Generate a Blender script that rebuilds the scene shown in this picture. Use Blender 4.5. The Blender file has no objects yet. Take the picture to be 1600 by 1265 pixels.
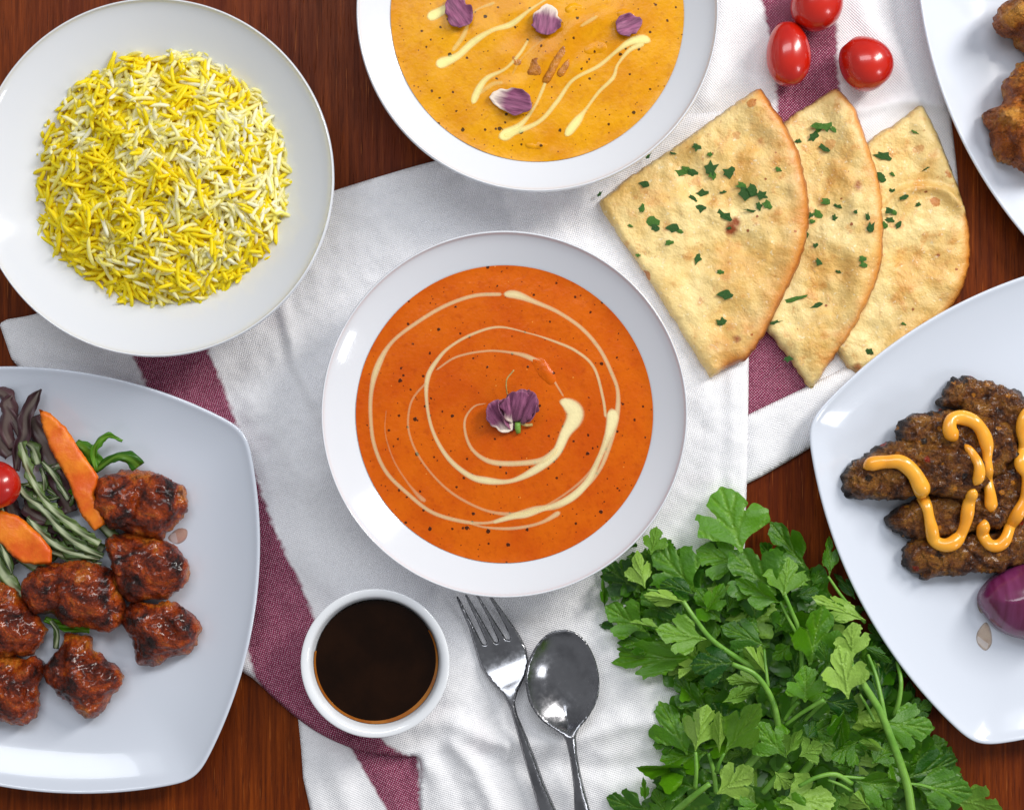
import bpy, math, random
import numpy as np
from mathutils import Vector, Matrix, noise
from mathutils.geometry import delaunay_2d_cdt
from mathutils.bvhtree import BVHTree
random.seed(7); RNG = np.random.RandomState(7)
scn = bpy.context.scene; COL = scn.collection
# ------------------------------------------------ camera, world, lamps, exposure
S = 0.00038; CAMH = 1.0                     # metres per photograph pixel on the table; camera height
cd = bpy.data.cameras.new('camera'); cam = bpy.data.objects.new('camera', cd); COL.objects.link(cam)
cam.location = (0, 0, CAMH); cd.sensor_width = 36; cd.lens = 36*CAMH/(1600*S); cd.clip_end = 20; cd.clip_start = .01
scn.camera = cam
W = bpy.data.worlds.new('World'); scn.world = W; W.use_nodes = True
W.node_tree.nodes['Background'].inputs[0].default_value = (.93, .96, 1.0, 1)
W.node_tree.nodes['Background'].inputs[1].default_value = .31
def area(name, az, el, dist, sx, sy, power, col):
    l = bpy.data.lights.new(name, 'AREA'); l.shape = 'RECTANGLE'; l.size = sx; l.size_y = sy; l.energy = power; l.color = col
    o = bpy.data.objects.new(name, l); COL.objects.link(o)
    a, e = math.radians(az), math.radians(el)
    o.location = (dist*math.cos(e)*math.cos(a), dist*math.cos(e)*math.sin(a), dist*math.sin(e))
    o.rotation_euler = (-Vector(o.location)).to_track_quat('-Z', 'Y').to_euler(); return o
area('window_light', 38, 35, 1.7, .34, .8, 20., (1, .97, .92))
area('side_window_light', -24, 31, 2.0, .3, .5, 5, (.95, .97, 1))
area('north_fill_light', 98, 62, 2.0, 1.5, .5, 15.5, (.92, .96, 1))  # added soft fill lamp high on the north side, not a window
scn.view_settings.view_transform = 'Standard'; scn.view_settings.look = 'None'
scn.cycles.diffuse_bounces = 14; scn.cycles.transmission_bounces = 14; scn.cycles.max_bounces = 18
scn.view_settings.exposure = 0; scn.view_settings.gamma = 1

# ------------------------------------------------ helpers
def P(px, py, z=0.): k = S*(CAMH-z)/CAMH; return Vector(((px-800)*k, (632.5-py)*k, z))
def lin(c):
    return tuple((x/255/12.92 if x/255 <= .04045 else ((x/255+.055)/1.055)**2.4) for x in c) + (1,)
def tag(o, label=None, cat=None, group=None, kind=None):
    if label: o['label'] = label
    if cat: o['category'] = cat
    if group: o['group'] = group
    if kind: o['kind'] = kind
    return o
def wloc(o):
    v = Vector((0, 0, 0))
    while o: v += o.location; o = o.parent
    return v
def thing(name, label, cat, loc, group=None):
    o = bpy.data.objects.new(name, None); COL.objects.link(o); o.location = loc; o.empty_display_size = .01
    return tag(o, label, cat, group)
def mk(name, verts, faces, m, parent=None, origin=None, smooth=True, attrs=None, uv=None):
    v = np.asarray(verts, dtype=float).reshape(-1, 3)
    org = Vector(origin) if origin is not None else (wloc(parent) if parent else Vector((0, 0, 0)))
    me = bpy.data.meshes.new(name); me.from_pydata((v-np.array(org)).tolist(), [], faces); me.materials.append(m)
    if smooth: me.polygons.foreach_set('use_smooth', [True]*len(me.polygons))
    for k, a in (attrs or {}).items():
        at = me.attributes.new(k, 'FLOAT', 'POINT'); at.data.foreach_set('value', np.asarray(a, dtype=np.float32))
    if uv is not None:
        l = me.uv_layers.new(name='weave'); vi = np.empty(len(me.loops), dtype=np.int32); me.loops.foreach_get('vertex_index', vi)
        l.data.foreach_set('uv', np.asarray(uv, dtype=np.float32)[vi].ravel())
    me.update()
    o = bpy.data.objects.new(name, me); COL.objects.link(o)
    if parent: o.parent = parent; o.location = org-wloc(parent)
    else: o.location = org
    return o
def dist_seg(p, poly, closed=True):
    p = np.asarray(p, float); poly = np.asarray(poly, float); out = np.full(len(p), 1e9)
    n = len(poly); last = n if closed else n-1
    for i in range(last):
        a = poly[i]; b = poly[(i+1) % n]; ab = b-a; L = (ab**2).sum()+1e-12
        t = np.clip(((p-a)@ab)/L, 0, 1); d = np.hypot(*(p-(a+t[:, None]*ab)).T); out = np.minimum(out, d)
    return out
def sdist(p, poly):
    """signed distance to an open polyline, + on its right in image space (y down)"""
    p = np.asarray(p, float); poly = np.asarray(poly, float); best = np.full(len(p), 1e9); sg = np.ones(len(p)); al = np.zeros(len(p)); acc = 0
    for i in range(len(poly)-1):
        a = poly[i]; b = poly[i+1]; ab = b-a; L = (ab**2).sum(); t0 = ((p-a)@ab)/L
        t = np.clip(t0, -9 if i == 0 else 0, 9 if i == len(poly)-2 else 1); q = p-(a+t[:, None]*ab); d = np.hypot(*q.T)
        s = np.where(ab[0]*q[:, 1]-ab[1]*q[:, 0] > 0, -1., 1.); m = d < best
        best = np.where(m, d, best); sg = np.where(m, s, sg); al = np.where(m, acc+t*math.sqrt(L), al); acc += math.sqrt(L)
    return best*sg, al
def sstep(x, a, b): t = np.clip((x-a)/(b-a), 0, 1); return t*t*(3-2*t)
def inside(p, poly):
    p = np.asarray(p, float); poly = np.asarray(poly, float); r = np.zeros(len(p), bool); n = len(poly)
    for i in range(n):
        a = poly[i]; b = poly[(i+1) % n]
        if a[1] == b[1]: continue
        c = ((a[1] > p[:, 1]) != (b[1] > p[:, 1])) & (p[:, 0] < (b[0]-a[0])*(p[:, 1]-a[1])/(b[1]-a[1])+a[0]); r ^= c
    return r
def smooth_line(pts, step, closed=False):
    """Catmull-Rom; extra columns are interpolated too"""
    pts = np.asarray(pts, float); n = len(pts); out = []
    for i in range(n if closed else n-1):
        p0 = pts[(i-1) % n] if closed or i > 0 else 2*pts[0]-pts[1]
        p1 = pts[i]; p2 = pts[(i+1) % n]
        p3 = pts[(i+2) % n] if closed or i+2 < n else 2*pts[-1]-pts[-2]
        k = max(1, int(round(np.hypot(*(p2-p1)[:2])/step)))
        for j in range(k):
            t = j/k; out.append(.5*((2*p1)+(-p0+p2)*t+(2*p0-5*p1+4*p2-p3)*t*t+(-p0+3*p1-3*p2+p3)*t**3))
    if not closed: out.append(pts[-1])
    return np.array(out)
def linear_line(pts, step, closed=True):
    pts = np.asarray(pts, float); n = len(pts); out = []
    for i in range(n if closed else n-1):
        a = pts[i]; b = pts[(i+1) % n]; k = max(1, int(round(np.hypot(*(b-a)[:2])/step)))
        out += [a+(b-a)*j/k for j in range(k)]
    if not closed: out.append(pts[-1])
    return np.array(out)
def fill(outline, sp, jit=.25):
    o = np.asarray(outline, float)[:, :2]; x0, y0 = o.min(0); x1, y1 = o.max(0)
    ys = np.arange(y0, y1, sp*.866); g = []
    for j, y in enumerate(ys):
        xs = np.arange(x0+(sp/2 if j % 2 else 0), x1, sp); g.append(np.stack([xs, np.full(len(xs), y)], 1))
    g = np.concatenate(g); g += RNG.uniform(-jit, jit, g.shape)*sp
    g = g[inside(g, o)]; g = g[dist_seg(g, o) > sp*.55]
    pts = np.concatenate([o, g]); n = len(o)
    r = delaunay_2d_cdt([Vector(p) for p in pts], [(i, (i+1) % n) for i in range(n)], [list(range(n))], 1, 1e-6)
    v = np.array([tuple(a) for a in r[0]]); f = [tuple(a) for a in r[2]]
    return v, f
def fix_up(v2, faces):
    out = []
    for f in faces:
        a, b, c = v2[f[0]], v2[f[1]], v2[f[2]]
        cr = (b[0]-a[0])*(c[1]-a[1])-(b[1]-a[1])*(c[0]-a[0])
        out.append(f if cr < 0 else f[::-1])       # image y points down: negative area faces +Z
    return out
def fbm(x, y, sc, oct=3, seed=0.):
    return np.array([noise.fractal(Vector((a/sc+seed, b/sc-seed*1.7, seed*.37)), 1.0, 2.0, oct) for a, b in zip(x, y)])
def solid(name, outline, sp, top, bot, m, parent=None, zref=.01, attrs=None, origin=None, post=None):
    """closed body over a traced outline; top(v, d) / bot(v, d) give heights, d = distance from the edge in px"""
    v, f = fill(outline, sp); f = fix_up(v, f); d = dist_seg(v, outline); edge = d < 1e-4
    zt, zb = top(v, d), bot(v, d); zb = np.where(edge, zt, zb)
    k = S*(CAMH-zref)/CAMH; X = (v[:, 0]-800)*k; Y = (632.5-v[:, 1])*k
    n = len(v); idx = np.arange(n); low = idx.copy(); inn = np.where(~edge)[0]; low[inn] = n+np.arange(len(inn))
    V = np.concatenate([np.stack([X, Y, zt], 1), np.stack([X, Y, zb], 1)[inn]])
    F = list(f)+[tuple(int(low[i]) for i in t[::-1]) for t in f]
    A = {kk: np.concatenate([a, a[inn]]) for kk, a in (attrs(v, d) if attrs else {}).items()}
    if post is not None: V = post(V)
    return mk(name, V, F, m, parent, origin=origin, attrs=A)
def tube(path, radii, seg=10, flat=1., caps=True):
    """path of 3-D points"""
    path = [Vector(p) for p in path]; n = len(path); V = []; F = []
    for i, p in enumerate(path):
        t = (path[min(i+1, n-1)]-path[max(i-1, 0)]).normalized(); u = Vector((0, 0, 1)).cross(t)
        if u.length < 1e-3: u = Vector((1, 0, 0)).cross(t)
        u.normalize(); w = t.cross(u)
        for j in range(seg):
            a = 2*math.pi*j/seg; V.append(p+(u*math.cos(a)+w*math.sin(a)*flat)*radii[i])
    for i in range(n-1):
        for j in range(seg):
            a = i*seg+j; b = i*seg+(j+1) % seg; F.append((a, b, b+seg, a+seg))
    if caps: F.append(tuple(range(seg))[::-1]); F.append(tuple(range((n-1)*seg, n*seg)))
    return V, F
def lathe(prof, c, seg=160, close_bottom=True):
    V = []; F = []; n = len(prof)
    for r, z in prof:
        for j in range(seg):
            a = 2*math.pi*j/seg; V.append((c[0]+r*math.cos(a), c[1]+r*math.sin(a), z))
    for i in range(n-1):
        for j in range(seg):
            a = i*seg+j; b = i*seg+(j+1) % seg; F.append((a, b, b+seg, a+seg))
    F.append(tuple(range(seg))[::-1]); F.append(tuple(range((n-1)*seg, n*seg)))
    return V, F
def drop_on(objs):
    V = []; F = []; dg = None
    for o in objs:
        b = len(V); w = wloc(o); V += [v.co+w for v in o.data.vertices]; F += [[b+i for i in p.vertices] for p in o.data.polygons]
    t = BVHTree.FromPolygons(V, F)
    def h(px, py, zr=.02, default=.01):
        p = P(px, py, zr); r = t.ray_cast(Vector((p.x, p.y, .4)), Vector((0, 0, -1)))
        return (r[0].z, r[1]) if r[0] is not None else (default, Vector((0, 0, 1)))
    return h

# ------------------------------------------------ materials
class NT:
    def __init__(s, name):
        s.m = bpy.data.materials.new(name); s.m.use_nodes = True; s.t = s.m.node_tree; s.b = s.t.nodes['Principled BSDF']
        s.n('ShaderNodeTexCoord', 'tc')
    def n(s, typ, key=None, **kw):
        x = s.t.nodes.new(typ)
        if key: setattr(s, key, x)
        for k, v in kw.items(): setattr(x, k, v)
        return x
    def link(s, a, b): s.t.links.new(a, b)
    def put(s, sock, v):
        if isinstance(v, bpy.types.NodeSocket): s.link(v, sock)
        elif v is not None: sock.default_value = v
    def coord(s, scale=(1, 1, 1), src='Object'):
        mp = s.n('ShaderNodeMapping'); s.link(s.tc.outputs[src], mp.inputs[0]); mp.inputs['Scale'].default_value = scale; return mp.outputs[0]
    def noise(s, scale, detail=4, rough=.6, vec=None, dist=0):
        x = s.n('ShaderNodeTexNoise'); x.inputs['Scale'].default_value = scale; x.inputs['Detail'].default_value = detail
        x.inputs['Roughness'].default_value = rough; x.inputs['Distortion'].default_value = dist
        s.link(vec if vec is not None else s.tc.outputs['Object'], x.inputs['Vector']); return x.outputs[0]
    def voro(s, scale, vec=None, feature='F1', rnd=1):
        x = s.n('ShaderNodeTexVoronoi', feature=feature); x.inputs['Scale'].default_value = scale; x.inputs['Randomness'].default_value = rnd
        s.link(vec if vec is not None else s.tc.outputs['Object'], x.inputs['Vector']); return x.outputs['Distance']
    def ramp(s, v, stops):
        r = s.n('ShaderNodeValToRGB'); e = r.color_ramp.elements
        while len(e) < len(stops): e.new(.5)
        for q, (p, c) in zip(e, stops): q.position = p; q.color = c if len(c) == 4 else tuple(c)+(1,)
        s.link(v, r.inputs[0]); return r.outputs[0]
    def step(s, v, a, b, lo=0., hi=1.):
        r = s.n('ShaderNodeMapRange', interpolation_type='SMOOTHSTEP'); s.link(v, r.inputs[0])
        for i, q in enumerate((a, b, lo, hi)): r.inputs[i+1].default_value = q
        return r.outputs[0]
    def mix(s, f, a, b, mode='MIX'):
        x = s.n('ShaderNodeMix', data_type='RGBA', blend_type=mode); s.put(x.inputs[0], f); s.put(x.inputs[6], a); s.put(x.inputs[7], b); return x.outputs[2]
    def math(s, op, a, b=None, c=None):
        x = s.n('ShaderNodeMath', operation=op); s.put(x.inputs[0], a); s.put(x.inputs[1], b); s.put(x.inputs[2], c); return x.outputs[0]
    def attr(s, name): return s.n('ShaderNodeAttribute', attribute_name=name).outputs['Fac']
    def bump(s, h, dist, strength=1., prev=None):
        x = s.n('ShaderNodeBump'); x.inputs['Strength'].default_value = strength; x.inputs['Distance'].default_value = dist
        s.link(h, x.inputs['Height'])
        if prev is not None: s.link(prev, x.inputs['Normal'])
        return x.outputs[0]
    def out(s, color=None, rough=.5, normal=None, **kw):
        s.put(s.b.inputs['Base Color'], color); s.put(s.b.inputs['Roughness'], rough)
        if normal is not None: s.link(normal, s.b.inputs['Normal'])
        for k, v in kw.items(): s.put(s.b.inputs[k.replace('_', ' ')], v)
        return s.m

def m_ceramic(name, col=(228, 230, 236), rough=.13):
    t = NT(name); n = t.noise(9, 3); c = t.mix(t.step(n, .3, .7, 0, .06), lin(col), lin((205, 210, 220)))
    return t.out(c, t.step(t.noise(60, 3), .2, .9, rough*.6, rough*.6+.05), t.bump(t.noise(25, 2), .0005, .2), Coat_Weight=.5, Coat_Roughness=.03)
M_BOWL = m_ceramic('bowl_glaze'); M_PLATE = m_ceramic('plate_glaze', (216, 222, 234), .2); M_CUP = m_ceramic('cup_glaze', (240, 242, 246), .15)

def m_wood():
    t = NT('stained_wood')
    g1 = t.noise(1, 7, .7, t.coord((330, 14, 1)), .35); g2 = t.noise(1, 3, .5, t.coord((34, 1.6, 1)), .8); g3 = t.noise(1, 8, .75, t.coord((900, 26, 1)))
    pores = t.step(t.noise(1, 2, .6, t.coord((1500, 42, 1))), .60, .72)
    lite = t.step(t.noise(1, 2, .5, t.coord((1000, 34, 3))), .66, .74)
    c = t.ramp(g1, [(.3, lin((74, 28, 6))), (.46, lin((108, 45, 9))), (.6, lin((132, 58, 13))), (.78, lin((172, 86, 24)))])
    c = t.mix(t.step(g2, .38, .66, 0, .62), c, lin((88, 28, 6)))
    c = t.mix(t.step(g3, .4, .7, 0, .3), c, lin((62, 20, 6)))
    c = t.mix(t.math('MULTIPLY', pores, .55), c, lin((32, 12, 6))); c = t.mix(t.math('MULTIPLY', lite, .38), c, lin((214, 126, 58)))
    return t.out(c, t.step(g1, .2, .8, .5, .34), t.bump(g3, .0006, .35, t.bump(pores, -.0004, .5)), Specular_IOR_Level=.12)
M_WOOD = m_wood()

def m_cloth(name):
    t = NT(name); u = t.n('ShaderNodeUVMap', uv_map='weave').outputs[0]; s = t.n('ShaderNodeSeparateXYZ'); t.link(u, s.inputs[0])
    wob = t.math('MULTIPLY_ADD', t.noise(160, 2), .0016, -.0008)
    k = 2*math.pi/.00168
    a = t.math('SINE', t.math('MULTIPLY', t.math('ADD', s.outputs[0], wob), k)); b = t.math('SINE', t.math('MULTIPLY', t.math('ADD', s.outputs[1], wob), k))
    w = t.math('MULTIPLY', a, b); st = t.attr('stripe'); irr = t.noise(700, 3)
    dots = t.math('MULTIPLY', t.step(w, .08, .75), t.step(irr, .34, .6, .45, 1.))
    red = t.mix(t.step(irr, .3, .7), lin((104, 24, 56)), lin((146, 46, 84)))
    red = t.mix(t.step(t.noise(14, 3), .35, .7, 0, .35), red, lin((170, 80, 112)))
    red = t.mix(t.math('MULTIPLY', dots, .72), red, lin((232, 205, 216)))
    gap = t.step(w, -.95, -.1, 1, 0)
    wh = t.mix(t.math('MULTIPLY', gap, .3), lin((250, 249, 251)), lin((200, 201, 210)))
    wh = t.mix(t.step(t.noise(300, 4), .45, .75, 0, .18), wh, lin((205, 205, 214)))
    wh = t.mix(t.step(t.noise(22, 2), .6, .75, 0, .14), wh, lin((235, 214, 222)))
    c = t.mix(st, wh, red)
    fine = t.noise(1, 2, .5, t.coord((1500, 1500, 1)))
    return t.out(c, 1., t.bump(w, .00028, .6, t.bump(fine, .0003, .3, t.bump(t.noise(120, 4), .0011, .35))), Specular_IOR_Level=.08)
M_CLOTH = m_cloth('woven_cotton')

def specks(t, c, scale, size, amt, col, seed=0.):
    mp = t.n('ShaderNodeMapping'); t.link(t.tc.outputs['Object'], mp.inputs[0]); mp.inputs['Location'].default_value = (seed, seed*.7, 0)
    x = t.n('ShaderNodeTexVoronoi'); x.inputs['Scale'].default_value = scale; t.link(mp.outputs[0], x.inputs['Vector'])
    keep = t.step(x.outputs['Color'], 1-amt, 1-amt+.02); warp = t.noise(scale*5, 2)
    d = t.math('ADD', x.outputs['Distance'], t.math('MULTIPLY_ADD', warp, size*1.3, -size*.65))
    f = t.math('MULTIPLY', t.step(d, size*.75, size, 1, 0), keep); return t.mix(t.math('MULTIPLY', f, .9), c, col), f
def m_curry(name, a, b, dark, cream=False):
    t = NT(name); c = t.mix(t.step(t.noise(28, 4, .6), .35, .68), a, b)
    c = t.mix(t.step(t.noise(260, 4), .5, .75, 0, .35), c, dark)
    c, f1 = specks(t, c, 170, .15, .6, lin((60, 22, 8))); c, f2 = specks(t, c, 300, .14, .45, lin((110, 38, 8)), 3.1)
    c, f3 = specks(t, c, 95, .12, .42, lin((28, 16, 10)), 7.7); c, f4 = specks(t, c, 220, .1, .25, lin((240, 150, 60)), 5.1)
    if cream:
        k = t.math('ADD', t.attr('cream'), t.math('MULTIPLY_ADD', t.noise(420, 3), .3, -.15))
        c = t.mix(t.step(k, -.15, .4), c, lin((250, 234, 178)) if cream == 1 else lin((255, 244, 160))); t.put(t.b.inputs['Alpha'], t.step(t.attr('cream'), .02, .95, 0, .97))
    nb = t.bump(t.noise(90, 3), .0018, .32, t.bump(t.noise(520, 3), .0005, .3, t.bump(f3, .0006, .5)))
    return t.out(c, .3, nb, Specular_IOR_Level=.18, Coat_Weight=.08, Coat_Roughness=.1)
O = (lin((216, 100, 3)), lin((202, 82, 2)), lin((162, 54, 2))); Y = (lin((234, 164, 6)), lin((218, 140, 2)), lin((176, 100, 10)))
M_ORANGE = m_curry('orange_curry', *O); M_ORANGE_C = m_curry('cream_on_orange', *O, cream=1)
M_YELLOW = m_curry('yellow_curry', *Y); M_YELLOW_C = m_curry('cream_on_yellow', *Y, cream=2)

def m_naan():
    t = NT('baked_bread')
    c = t.mix(t.step(t.noise(30, 4), .35, .7), lin((242, 214, 146)), lin((230, 186, 102)))
    c = t.mix(t.step(t.noise(26, 5, .6), .52, .7, 0, .5), c, lin((218, 150, 62))); c = t.mix(t.step(t.noise(95, 4), .54, .7, 0, .6), c, lin((206, 134, 50))); c = t.mix(t.step(t.noise(200, 4, .7), .6, .72, 0, .5), c, lin((176, 96, 32)))
    c, f = specks(t, c, 60, .22, .22, lin((196, 116, 40)), 1.3); c, f = specks(t, c, 130, .13, .3, lin((150, 66, 20)), 4.1)
    c = t.mix(t.step(t.noise(380, 2), .62, .72, 0, .55), c, lin((250, 238, 200)))
    e = t.math('ADD', t.attr('crust'), t.math('MULTIPLY_ADD', t.noise(70, 4), .7, -.35))
    c = t.mix(t.step(e, .12, 1., 0, .85), c, lin((208, 124, 36))); c = t.mix(t.step(e, .85, 1.25, 0, .8), c, lin((158, 80, 22)))
    h = t.math('ADD', t.attr('char'), t.math('MULTIPLY_ADD', t.noise(240, 4), .8, -.4)); c = t.mix(t.step(h, .3, 1.), c, lin((150, 70, 24)))
    nb = t.bump(t.noise(50, 3), .004, .32, t.bump(t.noise(420, 3), .0014, .6, t.bump(t.voro(160), -.001, .15)))
    return t.out(c, .42, nb, Specular_IOR_Level=.4, Coat_Weight=.2, Coat_Roughness=.3)
M_NAAN = m_naan()

def m_rice(name, a, b):
    t = NT(name); r = t.n('ShaderNodeObjectInfo').outputs['Random']; c = t.mix(t.step(t.noise(140, 2), .35, .65), a, b)
    m = t.out(c, .36, t.bump(t.noise(900, 2), .0003, .25), Specular_IOR_Level=.3)
    tr = t.n('ShaderNodeBsdfTranslucent'); t.link(c, tr.inputs[0]); mx = t.n('ShaderNodeMixShader'); mx.inputs[0].default_value = .25
    out = [x for x in t.t.nodes if x.type == 'OUTPUT_MATERIAL'][0]
    t.link(t.b.outputs[0], mx.inputs[1]); t.link(tr.outputs[0], mx.inputs[2]); t.link(mx.outputs[0], out.inputs[0]); return m
M_RICE = [m_rice('rice_deep_yellow', lin((255, 234, 8)), lin((255, 240, 50))), m_rice('rice_pale_yellow', lin((255, 246, 120)), lin((255, 250, 200))),
          m_rice('rice_white', lin((255, 254, 234)), lin((255, 251, 204)))]

def m_meat(name, a, b, dark, lite, rough=.22, sc=1., burn=0.):
    t = NT(name); n1 = t.noise(60*sc, 6, .65, dist=.6); n2 = t.noise(170*sc, 5, .7); n3 = t.noise(26*sc, 3)
    c = t.ramp(n1, [(.36, dark), (.46, a), (.55, b), (.66, lite)]); c = t.mix(t.step(n2, .34, .5, .7, 0), c, dark)
    c = t.mix(t.step(n3, .55, .72, 0, .4), c, dark)
    if burn:
        e = t.math('ADD', t.attr('rim'), t.math('MULTIPLY_ADD', t.noise(55, 4), .8, -.4)); c = t.mix(t.step(e, .35, .9, 0, burn), c, lin((22, 17, 15)))
        c, f = specks(t, c, 150, .26, .34, lin((222, 140, 36)), 2.); c, f = specks(t, c, 110, .26, .2, lin((176, 50, 20)), 6.); c, f = specks(t, c, 130, .3, .22, lin((24, 14, 10)), 9.)
    nb = t.bump(t.noise(120*sc, 5, .65), .006, .9, t.bump(t.noise(520*sc, 4, .75), .0045, 1., t.bump(t.voro(330*sc), -.0022, .8)))
    return t.out(c, t.step(n2, .35, .7, rough+.14, rough), nb, Specular_IOR_Level=.3, Coat_Weight=.5 if not burn else .25, Coat_Roughness=.13)
M_CHICKEN = m_meat('glazed_chicken', lin((132, 42, 6)), lin((196, 76, 8)), lin((40, 12, 6)), lin((230, 132, 36)))
M_KEBAB = m_meat('grilled_minced_meat', lin((128, 72, 24)), lin((156, 98, 32)), lin((62, 28, 12)), lin((192, 132, 52)), .26, 1.35, .9)
M_PAKORA = m_meat('fried_batter', lin((186, 98, 26)), lin((214, 136, 44)), lin((128, 60, 14)), lin((232, 168, 76)), .36, .7)

M_PAKORA.node_tree.nodes['Principled BSDF'].inputs['Coat Weight'].default_value = .12
def simple(name, col, col2=None, rough=.4, sc=60, bump=.0006, bs=.3, bscale=None, **kw):
    t = NT(name); c = t.mix(t.step(t.noise(sc, 4), .35, .68), lin(col), lin(col2 or col)); return t.out(c, rough, t.bump(t.noise(bscale or sc*3, 4), bump, bs), **kw)
M_TOM = simple('tomato_skin', (200, 30, 6), (170, 8, 2), .26, 22, .0004, .15, Coat_Weight=.5, Coat_Roughness=.08)
M_CARROT = simple('carrot_flesh', (250, 138, 28), (228, 92, 12), .4, 60, .0009, .45, 300)
M_SAUCE = simple('orange_mayonnaise', (250, 176, 52), (244, 160, 38), .25, 40, .0008, .3, Coat_Weight=.4, Coat_Roughness=.12)
M_DARK = simple('brown_dipping_sauce', (22, 9, 3), (32, 15, 5), .12, 30, .0012, .25, 40, Specular_IOR_Level=.14)
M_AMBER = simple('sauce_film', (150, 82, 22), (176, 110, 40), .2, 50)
M_JUICE = simple('meat_juice', (222, 190, 150), (200, 160, 112), .2, 120, Alpha=.3)
M_HERB = simple('dried_herb', (50, 104, 30), (30, 68, 20), .5, 300, .001, .6)
M_PITH = simple('dried_stem', (206, 178, 110), (180, 150, 80), .6, 300)
def m_metal():
    t = NT('stainless_steel'); n = t.noise(1, 4, .6, t.coord((300, 300, 40)))
    return t.out(t.mix(t.step(t.noise(60, 3), .4, .7), lin((150, 150, 154)), lin((128, 128, 132))), t.step(n, .3, .8, .16, .3), t.bump(t.noise(300, 2), .00005, .15), Metallic=1.)
M_METAL = m_metal()
def m_onion():
    t = NT('red_onion_skin'); w = t.noise(1, 3, .5, t.coord((190, 14, 30)), .5)
    c = t.mix(t.step(w, .35, .7), lin((100, 26, 66)), lin((122, 48, 94))); c = t.mix(t.step(t.noise(30, 3), .45, .75, 0, .5), c, lin((84, 12, 46)))
    return t.out(c, .22, t.bump(w, .0006, .3), Coat_Weight=.4, Coat_Roughness=.12)
M_ONION = m_onion()
def m_petal():
    t = NT('rose_petal'); n = t.noise(1, 4, .6, t.coord((7, 1.2, 1)))
    c = t.mix(t.step(n, .3, .7), lin((92, 30, 70)), lin((166, 92, 130))); a = t.attr('pale'); k = t.math('ADD', a, t.math('MULTIPLY_ADD', n, .8, -.4))
    c = t.mix(t.step(k, .3, .95), c, lin((240, 222, 205)))
    return t.out(c, .55, t.bump(n, .0006, .6), Sheen_Weight=.2)
M_PETAL = m_petal()
def m_leaf(name, top1, top2, und1, und2, vein, rough=.36, vm=.45):
    t = NT(name); g = t.n('ShaderNodeNewGeometry').outputs['Backfacing']; rn = t.n('ShaderNodeObjectInfo').outputs['Random']
    nz = t.noise(3.0, 4); v = t.attr('vein')
    ct = t.mix(t.step(t.math('ADD', t.math('MULTIPLY', rn, .6), t.math('MULTIPLY', nz, .5)), .2, .85), top1, top2)
    cu = t.mix(t.step(t.math('ADD', t.math('MULTIPLY', rn, .6), t.math('MULTIPLY', nz, .5)), .2, .85), und1, und2)
    c = t.mix(g, ct, cu); c = t.mix(t.math('MULTIPLY', v, vm), c, vein)
    c = t.mix(t.step(t.noise(26, 3), .5, .8, 0, .22), c, top1)
    m = t.out(c, rough, t.bump(t.noise(15, 4), .0009, .6, t.bump(v, -.0007, .8)), Specular_IOR_Level=.5)
    tr = t.n('ShaderNodeBsdfTranslucent'); t.link(t.mix(.5, c, lin((120, 190, 30))), tr.inputs[0]); mx = t.n('ShaderNodeMixShader'); mx.inputs[0].default_value = .2
    out = [x for x in t.t.nodes if x.type == 'OUTPUT_MATERIAL'][0]
    t.link(t.b.outputs[0], mx.inputs[1]); t.link(tr.outputs[0], mx.inputs[2]); t.link(mx.outputs[0], out.inputs[0]); return m
M_LEAF = m_leaf('parsley_leaf', lin((22, 78, 4)), lin((88, 146, 12)), lin((104, 154, 40)), lin((160, 200, 84)), lin((140, 184, 60)))
M_PURPLE = m_leaf('red_lettuce', lin((58, 28, 38)), lin((92, 56, 62)), lin((96, 66, 76)), lin((126, 104, 96)), lin((150, 140, 126)), .42, .4)
M_GREENS = m_leaf('salad_green', lin((52, 74, 30)), lin((96, 118, 58)), lin((70, 92, 44)), lin((120, 138, 84)), lin((204, 212, 172)), .4, .85)
M_STEM = simple('parsley_stem', (96, 150, 44), (132, 180, 74), .38, 60, .001, .4)

# ------------------------------------------------ the table
n = 2; tb = 1.3
tz = -.03
Vt = [(x, y, z) for z in (tz, 0) for x, y in ((-tb, -tb), (tb, -tb), (tb, tb), (-tb, tb))]
o = mk('table_top', Vt, [(3, 2, 1, 0), (4, 5, 6, 7), (0, 1, 5, 4), (1, 2, 6, 5), (2, 3, 7, 6), (3, 0, 4, 7)], M_WOOD, smooth=False)
tag(o, 'dark reddish brown stained wooden table top', kind='structure')

# ------------------------------------------------ tea towels
def gauss(v, line, w, h):
    return h*np.exp(-(dist_seg(v, smooth_line(line, 12), closed=False)/w)**2)
def towel_part(name, outline, stripes, zf, parent, sp=5.5, hem=None, flow=None, mask=None):
    v, f = fill(outline, sp); f = fix_up(v, f); d = dist_seg(v, outline)
    st = np.zeros(len(v)); uvx = None
    for L, R in stripes:
        sl, al = sdist(v, smooth_line(L, 8)); sr, _ = sdist(v, smooth_line(R, 8)); st = np.maximum(st, np.clip(np.minimum(sl, -sr)/2.2+.5, 0, 1))
    if mask is not None: st = st*mask(v)
    fl, al = sdist(v, np.array(flow, float)); z = zf(v, d)
    k = S; X = (v[:, 0]-800)*k; Y = (632.5-v[:, 1])*k
    if hem is not None:
        dh = dist_seg(v, hem, closed=False); z = z+.0004*(dh < 26)-.0003*np.exp(-((dh-26)/2.5)**2)
    o = mk(name, np.stack([X, Y, z], 1), f, M_CLOTH, parent, attrs={'stripe': st}, uv=np.stack([fl*S, al*S], 1))
    md = o.modifiers.new('thickness', 'SOLIDIFY'); md.thickness = .0007; md.offset = -1
    return o
towel = thing('tea_towel', 'crumpled white cotton tea towel with burgundy stripe under the orange curry bowl', 'towel', P(700, 700))
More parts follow.
